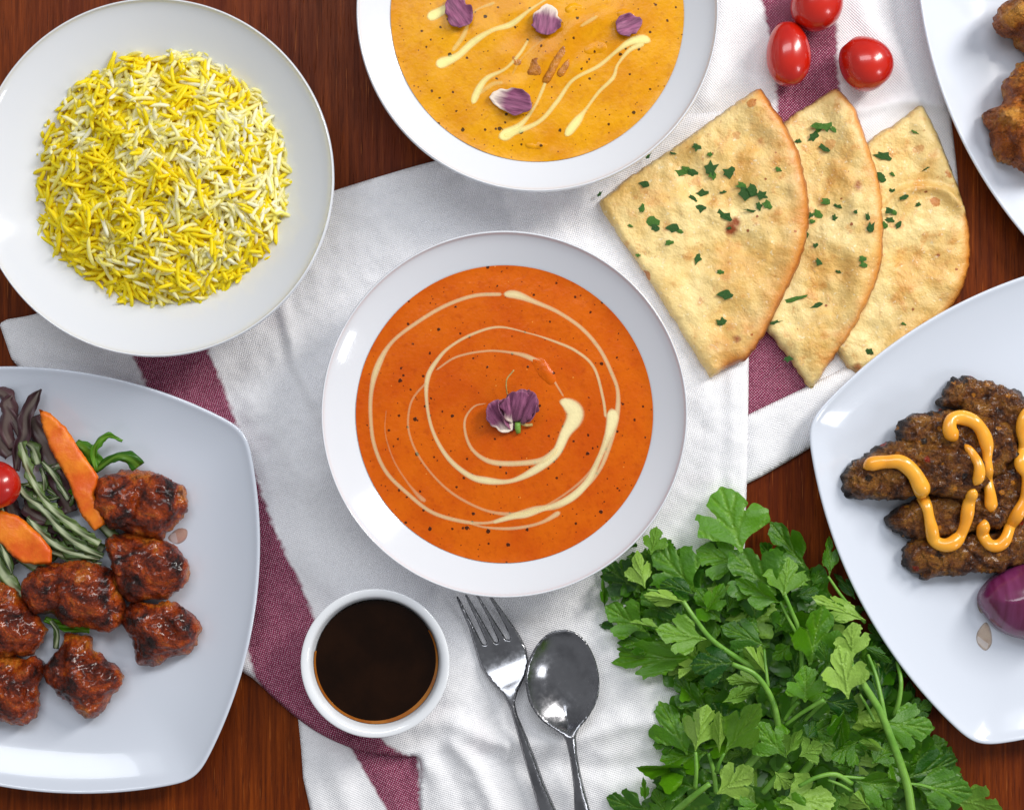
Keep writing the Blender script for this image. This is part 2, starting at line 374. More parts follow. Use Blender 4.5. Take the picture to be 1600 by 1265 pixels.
# upper layer, lower fold, and the flap to the right that carries the flatbreads
A1 = [(2, 508), (12, 500), (60, 490), (150, 460), (330, 385), (455, 325), (520, 300), (600, 275), (690, 250), (900, 200), (1128, 176), (1160, 300), (1170, 430), (1169, 560), (1167, 660), (1165, 765),
      (1162, 900), (1160, 1100), (1150, 1310), (662, 1310), (658, 1240), (655, 1184), (630, 1181), (592, 1176), (550, 1166), (508, 1148), (468, 1122), (430, 1090), (398, 1060), (372, 1040), (330, 985), (250, 860), (140, 720), (60, 610), (20, 560)]
SL = [(190, 500), (211, 560), (238, 620), (300, 760), (350, 880), (382, 985), (402, 1055), (430, 1110), (480, 1180), (560, 1260)]
SR = [(305, 500), (327, 548), (352, 610), (372, 664), (398, 735), (432, 830), (468, 905), (490, 955), (540, 1060), (600, 1150), (656, 1186), (700, 1215)]
def zA(v, d):
    x, y = v.T; base = .0035+.0022*np.clip((y-900)/250, 0, 1)
    z = base+.0011*fbm(x, y, 120, 3, 1.)+.0008*fbm(x, y, 24, 4, 5.)-.0009*np.abs(fbm(x, y*.6, 55, 2, 8.))
    for ln, w, h in (([(442, 470), (461, 557), (494, 629), (540, 700)], 11, .0026), ([(430, 470), (447, 560), (480, 640)], 12, -.0012),
                     ([(410, 640), (460, 720), (500, 760)], 30, .003), ([(395, 820), (440, 800), (500, 860)], 30, -.002),
                     ([(787, 296), (799, 372)], 12, .002), ([(560, 300), (600, 360), (640, 420)], 26, .0016), ([(900, 300), (960, 340), (1010, 330)], 18, .0018),
                     ([(560, 1150), (640, 1128), (700, 1124), (743, 1143), (810, 1156), (890, 1150), (960, 1128), (1040, 1120)], 17, .0048),
                     ([(757, 1177), (815, 1200), (873, 1192), (960, 1196), (1040, 1180)], 15, -.0028), ([(710, 1160), (745, 1200), (785, 1290)], 13, .0036),
                     ([(690, 1180), (715, 1230), (730, 1300)], 15, -.0022), ([(790, 1160), (800, 1200)], 9, .0022), ([(690, 920), (680, 1000), (700, 1080)], 28, .0022),
                     ([(960, 1020), (1010, 1080), (1030, 1160)], 24, .003), ([(960, 1240), (1060, 1200)], 18, .0028), ([(560, 940), (520, 910), (480, 880)], 24, .0022),
                     ([(1110, 620), (1120, 700), (1100, 820)], 24, .0022), ([(1140, 560), (1142, 700), (1140, 760)], 10, .0013)):
        z = z+gauss(v, ln, w, h)
    fold = np.exp(-(dist_seg(v, np.array([(372, 1040), (430, 1090), (508, 1148), (592, 1176), (655, 1182)]), closed=False)/34)**2); z = z+.0032*fold
    z = z*np.clip(.35+.65*np.sqrt(np.clip(d/9, 0, 1)), 0, 1)
    z = z+.0042*sstep(x, 1120, 1158)*np.exp(-((y-690)/130)**2)
    r = np.clip((x-640)/60, 0, 1)*np.clip((y-1186)/40, 0, 1)
    sm = np.exp(-((x-658)/22)**2)*sstep(y, 1190, 1225); z = z*(1-sm)+.0031*sm
    return np.maximum(z, .0026)
A1s = np.concatenate([smooth_line(A1[:11], 6), smooth_line(A1[10:19], 6)[1:], linear_line(A1[18:21], 6, False)[1:], smooth_line(A1[20:], 6)[1:], linear_line([A1[-1], A1[0]], 6, False)[1:-1]])
towel_part('upper_layer', A1s, [(SL, SR)], zA, towel, hem=np.array([(2, 508), (60, 610), (140, 720), (250, 860)]), mask=lambda v: ~((v[:, 0] > 650) & (v[:, 1] > 1183)), flow=[(300, 480), (656, 1190)])
A2 = [(440, 1070), (466, 1120), (471, 1170), (474, 1215), (485, 1262), (492, 1310), (720, 1310), (720, 1150), (640, 1090), (540, 1060)]
def zA2(v, d):
    x, y = v.T; z = .0016+.0008*fbm(x, y, 60, 3, 9.)+gauss(v, [(520, 1180), (540, 1240), (560, 1300)], 16, .002)+gauss(v, [(600, 1210), (640, 1290)], 20, .0012)
    return np.clip(z, .001, .0042)*np.clip(.4+.6*np.sqrt(np.clip(d/6, 0, 1)), 0, 1)
towel_part('folded_under_layer', linear_line(A2, 6), [([(520, 1120), (548, 1168), (575, 1212), (608, 1268), (640, 1320)], [(650, 1080), (653, 1180), (657, 1240), (661, 1320)])], zA2, towel,
           hem=np.array(A2[1:6]), flow=[(560, 1080), (640, 1320)])
B = [(1040, -60), (1452, -60), (1462, 40), (1478, 130), (1490, 220), (1497, 290), (1500, 345), (1478, 430), (1440, 520), (1395, 580), (1340, 626), (1278, 690), (1225, 722), (1165, 756), (1120, 770), (1040, 640), (930, 430), (940, 200)]
def zB(v, d):
    x, y = v.T; z = .0017+.0009*fbm(x, y, 90, 3, 3.)
    for ln, w, h in (([(1140, -40), (1120, 60), (1100, 150)], 22, .004), ([(1335, -60), (1350, 30), (1400, 90), (1430, 150)], 20, .003), ([(1395, -60), (1420, 40), (1450, 150)], 14, -.001), ([(1340, 175), (1410, 160), (1470, 166)], 9, .0026),
                     ([(1215, 130), (1230, 190), (1210, 240)], 16, .0015)):
        z = z+gauss(v, ln, w, h)
    return np.clip(z, .0008, .01)*np.clip(.3+.7*np.sqrt(np.clip(d/7, 0, 1)), 0, 1)
towel2 = thing('tea_towel', 'white linen tea towel with burgundy stripe lying under the flatbreads and loose tomatoes', 'towel', P(1300, 300))
FB = [(1198, -80), (1214, 80), (1222, 190), (1200, 350), (1176, 500), (1160, 660)]
towel_part('upper_layer', smooth_line(B, 6, True), [([(1186, -80), (1190, 0), (1206, 80), (1214, 180), (1218, 260), (1190, 420), (1150, 600), (1140, 700)],
           [(1302, -80), (1306, 20), (1308, 110), (1318, 180), (1330, 300), (1310, 450), (1262, 600), (1250, 640)])], zB, towel2, flow=[(1198, -80), (1190, 660)])
B2 = [(1163, 650), (1200, 632), (1255, 606), (1345, 560), (1400, 520), (1420, 560), (1345, 628), (1278, 691), (1225, 723), (1190, 743), (1160, 758), (1160, 700)]
def zB2(v, d):
    return .0030+.0032*np.sqrt(np.clip(d/16, 0, 1))+.0005*fbm(v[:, 0], v[:, 1], 40, 3, 4.)
towel_part('folded_edge', linear_line(B2, 6), [], zB2, towel2, flow=[(1090, 730), (1400, 560)])
# thin sheet of the first towel between orange bowl and bread
# ------------------------------------------------ bowls
def bowl(name, label, cx, cy, rpx, zr, m, depth=.044, foot=.45, lip=5.0, z0=.003, group=None):
    k = S*(CAMH-zr)/CAMH; R = rpx*k; c = P(cx, cy, zr); h = zr-z0; pr = []
    pr.append((R*foot*.9, z0+.002)); pr.append((R*foot*.93, z0)); pr.append((R*foot, z0)); pr.append((R*foot*1.02, z0+.004))
    for i in range(1, 15):
        t = i/14; pr.append((R*(foot*1.02+(1-foot*1.02)*math.sin(t*math.pi/2)**.9), z0+.004+(h-.006)*(t**1.25)))
    L = lip*k
    for a in (0, 35, 65, 90, 115, 145, 175): pr.append((R-L/2+L/2*math.cos(math.radians(a)), zr-.0022+.0022*math.sin(math.radians(a))))
    ri = R-L
    for i in range(1, 22):
        t = i/21; q = max(.004, 1-t**1.15); pr.append((ri*q, zr-.0026-depth*(1-q**1.7)))
    V, F = lathe(pr, c)
    o = mk(name, V, F, m, origin=(c.x, c.y, z0)); md = o.modifiers.new('smooth', 'SUBSURF'); md.levels = md.render_levels = 1
    tag(o, label, 'bowl', group); return o, c, R
def inner_r(R, k, lip, zr, depth, z):        # radius of the inner wall at height z
    u = (zr-.0026-z)/depth; return (R-lip*k)*(1-u)**(1/1.7)
G = 'round white serving bowls'
ZR = .052; DP = .036
b1, c1, R1 = bowl('serving_bowl', 'round white bowl filled with orange curry in the middle of the table', 788, 647, 287.5, ZR, M_BOWL, DP, group=G)
b2, c2, R2 = bowl('serving_bowl', 'round white bowl holding the mound of yellow rice', 241, 277, 281, ZR, M_BOWL, DP, group=G)
b3, c3, R3 = bowl('serving_bowl', 'round white bowl filled with yellow curry at the top edge', 840, 16, 284, ZR, M_BOWL, DP, z0=.003, group=G)

def liquid(name, label, cat, c, r, z, m, bumps=None, sp=.004, dome=.0004):
    th = np.linspace(0, 2*math.pi, 180, endpoint=False); out = np.stack([c.x+r*np.cos(th), c.y+r*np.sin(th)], 1)*1000
    v, f = fill(out, sp*1000); d = dist_seg(v, out)/1000; v = v/1000
    f = [t[::-1] for t in fix_up(v, f)]
    zz = z+dome*np.clip(d/.012, 0, 1)+.0005*np.exp(-(d/.0012)**2)
    zz = zz+.00035*np.array([noise.noise(Vector((a*45, b*45, 0))) for a, b in v])
    if bumps: zz = zz+bumps(v)
    return tag(mk(name, np.concatenate([v, zz[:, None]], 1), f, m, origin=(c.x, c.y, z)), label, cat)
ZC = .0399
rc = inner_r(R1, S*(1-ZR), 5, ZR, DP, ZC)
curry1 = liquid('orange_curry', 'smooth orange curry with a cream swirl filling the middle bowl', 'curry', c1, 231*S*(1-ZC)+.0004, ZC, M_ORANGE)
curry2 = liquid('yellow_curry', 'bright yellow curry with cream drizzles filling the bowl at the top edge', 'curry', c3, 228*S*(1-ZC)+.0004, ZC, M_YELLOW,
    bumps=lambda v: sum(h*np.exp(-(((v[:, 0]-P(x, y, ZC).x)*math.cos(a)+(v[:, 1]-P(x, y, ZC).y)*math.sin(a))/(w*S))**2-((-(v[:, 0]-P(x, y, ZC).x)*math.sin(a)+(v[:, 1]-P(x, y, ZC).y)*math.cos(a))/(l*S))**2)
      for x, y, w, l, h, a in ((850, 92, 14, 36, .0022, -.5), (885, 70, 10, 40, .002, -.3), (905, 100, 7, 26, .0014, -.4), (790, 90, 22, 22, .0012, 0), (940, 25, 28, 16, .0018, .4), (760, 50, 26, 20, .001, .2),
        (900, 40, 24, 20, .0016, 0), (800, 135, 20, 12, .0014, 0), (960, 60, 16, 22, .0012, .3), (835, 215, 20, 8, .001, 0), (868, 240, 18, 6, .001, 0), (700, 40, 20, 20, .0008, 0), (810, 20, 24, 18, .0012, 0))))
def ribbon(name, lines, curry, z0, m, bulge=.00006):
    hit = drop_on([curry]); V = []; F = []; A = []; prof = [(-1, 0), (-.8, .12), (-.5, .75), (0, 1), (.5, .75), (.8, .12), (1, 0)]
    for li, (ln, amt) in enumerate(lines):
        q = smooth_line(ln, 4); n = len(q); b0 = len(V)
        for i in range(n):
            t = q[min(i+1, n-1), :2]-q[max(i-1, 0), :2]; t = t/np.linalg.norm(t); nn = np.array([-t[1], t[0]])
            s = min(i, n-1-i)*4.; w = max(q[i, 2], 2.)*.5; w2 = w*1.22*math.sqrt(min(1, (s+.3)/(w*1.3)))
            for u, pz in prof:
                p = q[i, :2]+nn*w2*u; h, _ = hit(p[0], p[1], z0, z0)
                V.append(P(p[0], p[1], z0)+Vector((0, 0, h-z0+.00009+li*.000025+bulge*pz*min(1, w/10)))); A.append(pz*amt*min(1, .4+w/17)*min(1, (s+1)/(w*.6+1)))
        for i in range(n-1):
            for j in range(6):
                a = b0+i*7+j; F.append((a, a+7, a+8, a+1))
    return mk(name, V, F, m, curry, attrs={'cream': A})
def cv(pts, w0=8):
    return [(480+x/2.1435, 350+y/2.1435, (w if w else w0)) for x, y, w in [(p+(None,))[:3] if len(p) == 2 else p for p in pts]]
sw = [(cv([(655, 235), (560, 240), (460, 275), (360, 335), (280, 400), (235, 480, 13), (215, 560, 9), (213, 650), (225, 740), (265, 830), (340, 905), (420, 965), (520, 995), (600, 1000, 6), (660, 985, 9), (760, 955, 12), (850, 940, 10), (930, 880, 9), (980, 820), (1012, 740, 10), (1037, 640, 11), (1040, 560), (1020, 500), (980, 420), (920, 350), (840, 295), (760, 260, 10), (700, 237, 16), (655, 235, 13)], 8), .85),
      (cv([(1018, 615, 24), (1022, 655, 22), (1000, 730, 12), (975, 790, 11), (940, 860, 13), (880, 918, 15), (800, 950, 9), (735, 970, 14), (690, 978, 12), (620, 1000, 6)]), 1.),
      (cv([(540, 1000, 4), (600, 1015, 5), (690, 1018, 7), (780, 1000, 7), (850, 962, 12)]), .8),
      (cv([(1000, 650, 6), (990, 580, 6), (960, 480, 6), (900, 425, 6), (820, 390, 5), (740, 365, 3), (640, 345, 5), (550, 370, 6), (480, 410, 6), (440, 450, 8), (405, 510, 10), (400, 590, 7), (420, 690, 7), (470, 780, 9), (540, 840, 11), (600, 858, 14), (680, 860, 9), (760, 825, 15), (830, 770, 17), (865, 700, 20), (893, 655, 30), (895, 625, 32), (868, 600, 24), (842, 592, 18)]), 1.),
      (cv([(400, 530, 5), (360, 575, 5), (342, 620, 5), (340, 690, 5), (370, 770, 5), (430, 850, 5), (500, 910, 6), (590, 955, 6), (670, 970, 8), (750, 962, 7), (830, 925, 5), (920, 858, 6), (970, 790, 5), (1000, 700, 5)]), .7),
      (cv([(430, 490, 4), (500, 445, 5), (600, 425, 5), (680, 430, 6), (740, 445, 10), (800, 480, 8), (830, 530, 5), (860, 580, 4)]), .8),
      (cv([(600, 600, 2), (560, 610, 4), (530, 650, 5), (530, 700, 6), (550, 750, 7), (590, 785, 9), (640, 800, 11), (720, 800, 11), (790, 788, 12), (840, 750, 12)]), .85),
      (cv([(265, 620, 2), (262, 700, 3), (290, 790, 4), (340, 870, 5), (385, 920, 10), (400, 925, 8)]), .6)]
ribbon('cream_swirl', sw, curry1, ZC, M_ORANGE_C)
cs = [([(666, 27, 22), (676, 25, 20), (700, 12, 16), (740, -14, 12)], 1), ([(680, 103, 23), (690, 99, 21), (715, 88, 14), (740, 66, 14), (770, 48, 9), (800, 38, 12), (830, 15, 6), (860, -5, 5)], 1), ([(706, 82, 9), (725, 55, 10), (740, 20, 5), (775, 4, 8)], .7),
      ([(738, 164, 14), (748, 140, 14), (762, 122, 10), (790, 108, 6), (812, 85, 7), (826, 62, 5)], 1), ([(748, 148, 8), (770, 132, 10), (788, 130, 7)], .6), ([(800, 118, 5), (815, 92, 6), (850, 60, 5)], .5),
      ([(778, 215, 20), (792, 210, 22), (815, 194, 11), (835, 168, 6), (848, 140, 7), (856, 118, 5)], 1), ([(786, 213, 14), (840, 192, 9), (870, 160, 9), (895, 126, 7), (935, 104, 8), (962, 82, 8), (985, 66, 14), (1005, 62, 18), (1018, 66, 16)], 1),
      ([(883, 214, 14), (892, 202, 17), (903, 188, 16), (915, 172, 7), (935, 145, 7), (958, 122, 8), (965, 102, 6), (985, 78, 9), (1008, 68, 12)], 1), ([(905, 44, 6), (925, 32, 8), (935, 26, 5)], .7), ([(945, 0, 10), (960, -10, 8)], .8)]
ribbon('cream_drizzle', cs, curry2, ZC, M_YELLOW_C)
# lump of chicken breaking the orange surface
h1 = drop_on([curry1]); h2 = drop_on([curry2])
def blob(name, outline, H, zb, m, parent=None, sp=4, rag=0, und=.35, amp=.0015, sc=.012, rim_w=None, seed=0, origin=None, power=.5, zref=None, crease=None):
    out = smooth_line(outline, sp, True); V0 = None
    if rag:
        nn = np.roll(out, -1, 0)-np.roll(out, 1, 0); nn = np.stack([nn[:, 1], -nn[:, 0]], 1)/(np.linalg.norm(nn, axis=1)[:, None]+1e-9)
        out = out+nn*np.array([rag*(noise.noise(Vector((x/13, y/13, seed)))*1.5+noise.noise(Vector((x/5.5, y/5.5, seed)))*.8) for x, y in out])[:, None]
    c = out[:, :2].mean(0)
    dm = [0]
    def top(v, d):
        w = dm[0] = max(d.max(), 1e-6); q = np.clip(d/(w if rim_w is None else rim_w), 0, 1)
        z = zb+H*und+H*(1-und)*(1-(1-q)**2)**power
        if crease: 
            for ln, ww, hh in crease: z = z+gauss(v, ln, ww, hh)*q
        return z
    def bot(v, d):
        w = d.max(); q = np.clip(d/(w*.6), 0, 1); return zb+H*und*(1-(1-(1-q)**2)**.5)
    def post(V):
        C = V.mean(0)
        for i in range(len(V)):
            p = Vector(V[i]); n = noise.fractal(p/sc+Vector((seed, 0, 0)), .9, 2.1, 4); n2 = noise.noise(p/(sc*2.6)+Vector((seed*2, 1, 0)))
            k = amp*n+amp*1.2*n2; u = (V[i]-C)*np.array([1, 1, 1.8]); u = u/(np.linalg.norm(u)+1e-9); V[i] = V[i]+u*k
        V[:, 2] = np.maximum(V[:, 2], zb); return V
    return solid(name, out, sp, top, bot, m, parent, zref=zref if zref is not None else zb+H*.5, origin=origin, post=post, attrs=lambda v, d: {'rim': np.exp(-d/(.07*d.max()+2.))})
blob('chicken_lump', [(822, 556), (836, 552), (852, 558), (864, 576), (872, 596), (858, 603), (842, 592), (830, 575)], .0028, ZC-.0018, M_ORANGE, curry1, 3, amp=.0006, sc=.006, seed=2, zref=ZC)

M_SHRED = simple('stewed_chicken', (206, 130, 26), (160, 92, 30), .3, 130, .002, .7, 260)
for i, (ol, h) in enumerate((([(822, 118), (826, 98), (840, 84), (858, 92), (852, 112), (838, 122)], .003), ([(846, 128), (856, 104), (872, 74), (884, 66), (886, 84), (872, 108), (858, 130)], .0034), ([(868, 116), (880, 96), (890, 92), (888, 108), (876, 122)], .0024),
        ([(780, 96), (790, 84), (806, 84), (816, 98), (800, 108)], .0022), ([(908, 74), (922, 62), (946, 62), (952, 78), (930, 88), (914, 86)], .0022), ([(958, 20), (972, 12), (990, 16), (992, 30), (972, 34)], .0024), ([(880, 14), (896, 4), (914, 10), (912, 26), (892, 28)], .0024), ([(820, 224), (838, 218), (856, 224), (848, 234), (828, 234)], .0018), ([(750, 58), (766, 46), (784, 52), (780, 66), (760, 70)], .0018))):
    blob('chicken_lump', ol, h, ZC-.001, (M_SHRED, M_YELLOW)[i > 3], curry2, 2.6, amp=.0007, sc=.005, seed=i+30, zref=ZC)
# dipping sauce cup
zc = .036; kc = S*(1-zc); cc = P(586, 1036, zc); Rc = 117*kc; ringp = []
pr = [(Rc*.72, .0065), (Rc*.74, .006), (Rc*.78, .006), (Rc*.84, .014), (Rc*.92, .026), (Rc*.965, zc-.004), (Rc*.99, zc-.0018), (Rc, zc-.0004), (Rc*.985, zc), (Rc*.95, zc+.0001), (Rc*.905, zc-.0006),
      (Rc*.875, zc-.0018), (Rc*.855, zc-.005), (Rc*.825, zc-.011), (Rc*.79, zc-.017), (Rc*.7, zc-.0255), (Rc*.3, zc-.0265), (.0005, zc-.0265)]
Vc, Fc = lathe(pr, cc, 128); cup = mk('sauce_cup', Vc, Fc, M_CUP, origin=(cc.x, cc.y, .005)); md = cup.modifiers.new('smooth', 'SUBSURF'); md.levels = md.render_levels = 1
tag(cup, 'small round white ramekin of dark sauce beside the fork', 'ramekin')
zs = zc-.009; ds = liquid('dipping_sauce', 'glossy dark brown dipping sauce inside the small ramekin', 'sauce', cc, 94.6*S*(1-zs)+.0002, zs, M_DARK)
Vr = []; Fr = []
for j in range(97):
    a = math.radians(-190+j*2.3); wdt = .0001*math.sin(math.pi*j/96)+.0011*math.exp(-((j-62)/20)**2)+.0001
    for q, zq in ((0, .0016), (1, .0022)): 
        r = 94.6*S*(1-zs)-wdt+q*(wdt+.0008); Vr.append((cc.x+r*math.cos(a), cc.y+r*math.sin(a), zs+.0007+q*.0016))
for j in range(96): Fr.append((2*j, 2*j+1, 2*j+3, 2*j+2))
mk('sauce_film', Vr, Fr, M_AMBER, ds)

# ------------------------------------------------ plates
PLATE_PX = {}
def plate(name, label, ax, ay, bx, by, side, group):
    """a, b: two neighbouring corners in px; the plate lies on the side given (+1/-1)"""
    zr = .021; a = np.array([ax, ay], float); b = np.array([bx, by], float); e = b-a; L = np.linalg.norm(e); e /= L; nrm = np.array([-e[1], e[0]])*side
    cpx = (a+b)/2+nrm*L/2; hs = L/2; sag = 53*L/540; Rr = (hs**2+sag**2)/(2*sag); out = []
    th = math.asin(hs/Rr)
    for q in range(4):
        rot = q*math.pi/2; m = 46
        for i in range(m):
            t = -th+2*th*i/m; x = Rr*math.sin(t); y = Rr*math.cos(t)-(Rr-sag)+hs
            out.append((x*math.cos(rot)+y*math.sin(rot), -x*math.sin(rot)+y*math.cos(rot)))
    out = np.array(out); n = len(out)
    for it in range(5): out = out*.5+.25*(np.roll(out, 1, 0)+np.roll(out, -1, 0))
    u = np.array([-nrm[0], -nrm[1]]); ex = np.array([-u[1], u[0]])
    wpx = cpx+out[:, :1]*ex+out[:, 1:]*u
    PLATE_PX['x'] = wpx if ax == 1262 else PLATE_PX.get('x')
    k = S*(1-zr); c = P(cpx[0], cpx[1], zr); O2 = np.stack([(wpx[:, 0]-cpx[0])*k, -(wpx[:, 1]-cpx[1])*k], 1)
    rad = np.hypot(*O2.T); mr = rad.mean(); circ = O2/rad[:, None]*mr*.93
    rings = [(.0, .0062), (.2, .0062), (.45, .0063), (.6, .0066), (.68, .0074), (.75, .0088), (.82, .0112), (.89, .0144), (.94, .0172), (.965, .0188), (.978, .0199), (.986, .0206), (.993, .0209), (1., .0206), (1.002, .0196), (.995, .0184),
             (.93, .0145), (.86, .0108), (.76, .0062), (.66, .0038), (.62, .0036), (.61, .003), (.58, .003), (.57, .0042), (.3, .0042), (.0, .0042)]
    V = []; F = []
    for s, z in rings:
        w = max(0, min(1, (s-.45)/.4)); w = w*w*(3-2*w); q = (O2*w+circ*(1-w))*max(s, .002); V += [(c.x+x, c.y+y, z) for x, y in q]
    for i in range(len(rings)-1):
        for j in range(n):
            A_, B_ = i*n+j, i*n+(j+1) % n; F.append((A_, B_, B_+n, A_+n))
    fl = Vector(V[0])-Vector((c.x, c.y, 0)); me = F[n*5]; v0, v1, v2 = (Vector(V[i]) for i in me[:3])
    if (v1-v0).cross(v2-v0).z < 0: F = [f[::-1] for f in F]
    o = mk(name, V, F, M_PLATE, origin=(c.x, c.y, .0036)); md = o.modifiers.new('smooth', 'SUBSURF'); md.levels = md.render_levels = 1
    return tag(o, label, 'plate', group)
GP = 'square white plates with curved sides'
pl1 = plate('square_plate', 'square white plate with glazed chicken and salad', 384, 672, 306, 1218, 1, GP)
pl2 = plate('square_plate', 'square white plate with grilled kebabs and onion', 1262, 660, 1526, 1166, -1, GP)
pl3 = plate('square_plate', 'square white plate carrying golden fried pakoras', 1431, -73, 1650, 420, -1, GP)
hp1, hp2, hp3 = drop_on([pl1]), drop_on([pl2]), drop_on([pl3])

# ------------------------------------------------ rice
rice = thing('rice', 'mound of loose yellow and white basmati rice in the round bowl', 'rice', P(255, 280, .03))
def grain(bend, L, R, seg=7, rings=8):
    path = []; rad = []
    for i in range(rings+1):
        t = i/rings*2-1; path.append((t*L/2, bend*(1-t*t), 0)); rad.append(max(.12, math.sqrt(max(0, 1-abs(t)**5)))*R*(1 if abs(t) < .99 else .5))
    return tube(path, rad, seg)
mm = .001; GV = [grain(b*mm*1.7, l*mm*1.85, r*mm*.95) for b, l, r in ((.3, 9.6, 1.3), (1.3, 10.5, 1.3), (-.9, 8.4, 1.35), (.5, 11.8, 1.2), (2.1, 11, 1.25), (0, 7.2, 1.3))]
GM = {}
for gi, (V, F) in enumerate(GV):
    for mi in range(3):
        me = bpy.data.meshes.new('rice_grain'); me.from_pydata([tuple(v) for v in V], [], F); me.materials.append(M_RICE[mi]); me.polygons.foreach_set('use_smooth', [True]*len(F)); GM[gi, mi] = me
cx, cy = 256, 279
def heap_r(a): return 205+8*noise.noise(Vector((math.cos(a)*1.6, math.sin(a)*1.6, 3)))+9*1.4*noise.noise(Vector((math.cos(a)*5, math.sin(a)*5, 8)))
def heap_z(x, y):
    dx, dy = x-cx, y-cy; r = math.hypot(dx, dy)/heap_r(math.atan2(dy, dx)); q = max(0, 1-r*r)
    return .022+.032*q**.55+.0050*noise.noise(Vector((x/46, y/46, 0)))*min(1, q*4)+.0018*noise.noise(Vector((x/17, y/17, 5)))*min(1, q*4)
# inner core
core = []; cf = []; NR, NS = 48, 180
for i in range(NR+1):
    for j in range(NS):
        a = 2*math.pi*j/NS; rr = heap_r(-a)*.95*i/NR; x, y = cx+rr*math.cos(a), cy-rr*math.sin(a); p = P(x, y, .04); core.append((p.x, p.y, heap_z(x, y)-.0010 if i < NR else .018))
for i in range(NR):
    for j in range(NS): A_, B_ = i*NS+j, i*NS+(j+1) % NS; cf.append((A_, A_+NS, B_+NS, B_))
tag(mk('packed_rice', core, cf, M_RICE[0], rice), kind='stuff')
gl = []
for layer, cnt in ((1, 1650), (2, 760)):
    for _ in range(cnt):
        a = random.uniform(0, 2*math.pi); rr = math.sqrt(random.random())*1.03
        if random.random() < .16: rr = random.uniform(.9, 1.09)
        R_ = heap_r(a)*rr; x, y = cx+R_*math.cos(a), cy+R_*math.sin(a)
        z = heap_z(x, y) if rr < 1 else .022
        z += (-.0025, .0001, .0016)[layer]+random.uniform(-.0006, .0008)
        e = 3; gx = (heap_z(x+e, y)-heap_z(x-e, y))/(2*e*S); gy = -(heap_z(x, y+e)-heap_z(x, y-e))/(2*e*S)
        nr = Vector((-max(-1.5, min(1.5, gx)), -max(-1.5, min(1.5, gy)), 1)).normalized()
        if rr > .95: nr = Vector((math.cos(a)*.7, -math.sin(a)*.7, 1)).normalized()
        az = random.uniform(0, 2*math.pi); tv = Vector((math.cos(az), math.sin(az), 0)); tv = (tv-nr*tv.dot(nr)).normalized()
        tv = (tv+nr*random.gauss(0, .34 if layer else .14)).normalized(); up = nr; sd = up.cross(tv).normalized(); up = tv.cross(sd)
        roll = random.uniform(-.8, .8); M = Matrix((tv, sd, up)).transposed().to_4x4() @ Matrix.Rotation(roll, 4, 'X')
        w = noise.noise(Vector((x/38, y/38, 11)))+.35*noise.noise(Vector((x/14, y/14, 2)))+random.gauss(0, .22)+(x-cx)/900-(y-cy)/1500
        mi = 2 if w > .3 else (1 if w > 0 else 0)
        if layer == 0: mi = 0
        if layer == 1 and mi == 2: mi = 1
        p = P(x, y, z); M.translation = p; gl.append((z+layer*.01+random.random()*.002, M, random.randrange(6), mi))
gl.sort(key=lambda q: -q[0]); top = gl[:300]; rest = gl[300:]
wl = wloc(rice)
for _, M, gi, mi in top:
    o = bpy.data.objects.new('rice_grain', GM[gi, mi]); COL.objects.link(o); o.parent = rice; M2 = M.copy(); M2.translation = M.translation-wl; o.matrix_basis = M2
VV = []; FF = []; MI = []; base = 0
for _, M, gi, mi in rest:
    V, F = GV[gi]; A_ = np.array(M)[:3, :3]; VV.append(np.array([tuple(v) for v in V])@A_.T+np.array(M.translation)); FF += [tuple(base+i for i in f) for f in F]; MI += [mi]*len(F); base += len(V)
o = mk('loose_rice', np.concatenate(VV), FF, M_RICE[0], rice); o.data.materials.append(M_RICE[1]); o.data.materials.append(M_RICE[2]); o.data.polygons.foreach_set('material_index', MI); tag(o, kind='stuff')

# ------------------------------------------------ flatbreads
def naan(label, outline, arc, base, chars, ridges, seed):
    out = linear_line(smooth_line(outline, 7, True), 5); jit = np.array([noise.noise(Vector((x/9, y/9, seed))) for x, y in out]); nn = np.roll(out, -1, 0)-np.roll(out, 1, 0); nn = np.stack([nn[:, 1], -nn[:, 0]], 1)/(np.linalg.norm(nn, axis=1)[:, None]+1e-9); out = out+nn*jit[:, None]*2.6
    arc = smooth_line(arc, 8)
    def top(v, d):
        x, y = v.T; b = base(x, y); z = b+.0012+.0042*np.sqrt(1-(1-np.clip(d/13, 0, 1))**2)+.0030*fbm(x, y, 60, 3, seed)*np.clip(d/25, 0, 1)+.0006*fbm(x, y, 18, 3, seed+4)*np.clip(d/12, 0, 1)
        da = dist_seg(v, arc, closed=False); z = z+.0016*np.exp(-((da-22)/16)**2)*np.clip(d/8, 0, 1)
        for ln, w, h in ridges: z = z+gauss(v, ln, w, h)*np.clip(d/10, 0, 1)
        return z
    def bot(v, d): return base(v[:, 0], v[:, 1])+.0012*(1-np.clip(d/8, 0, 1))
    def at(v, d):
        da = dist_seg(v, arc, closed=False); ch = np.zeros(len(v))
        for x, y, r, k in chars: ch = np.maximum(ch, k*np.exp(-((v[:, 0]-x)**2+(v[:, 1]-y)**2)/(r*r)))
        return {'crust': np.exp(-(da/11)**1.3)*.9+.42*np.exp(-(da/75)**2)*seed_c, 'char': ch}
    seed_c = 1. if seed == 1 else .5
    c = out.mean(0); t = thing('flatbread', label, 'flatbread', P(c[0], c[1], .004), 'flatbread pieces fanned on the towel')
    solid('bread', out, 4.6, top, bot, M_NAAN, t, zref=.01, attrs=at); return t
N1 = [(938, 318), (962, 296), (985, 275), (1060, 225), (1130, 174), (1172, 146), (1188, 140), (1205, 165), (1228, 200), (1248, 245), (1260, 300), (1262, 350), (1250, 405), (1225, 460), (1195, 520), (1168, 560), (1140, 572), (1113, 589), (1104, 580), (1060, 510), (1010, 430), (965, 365)]
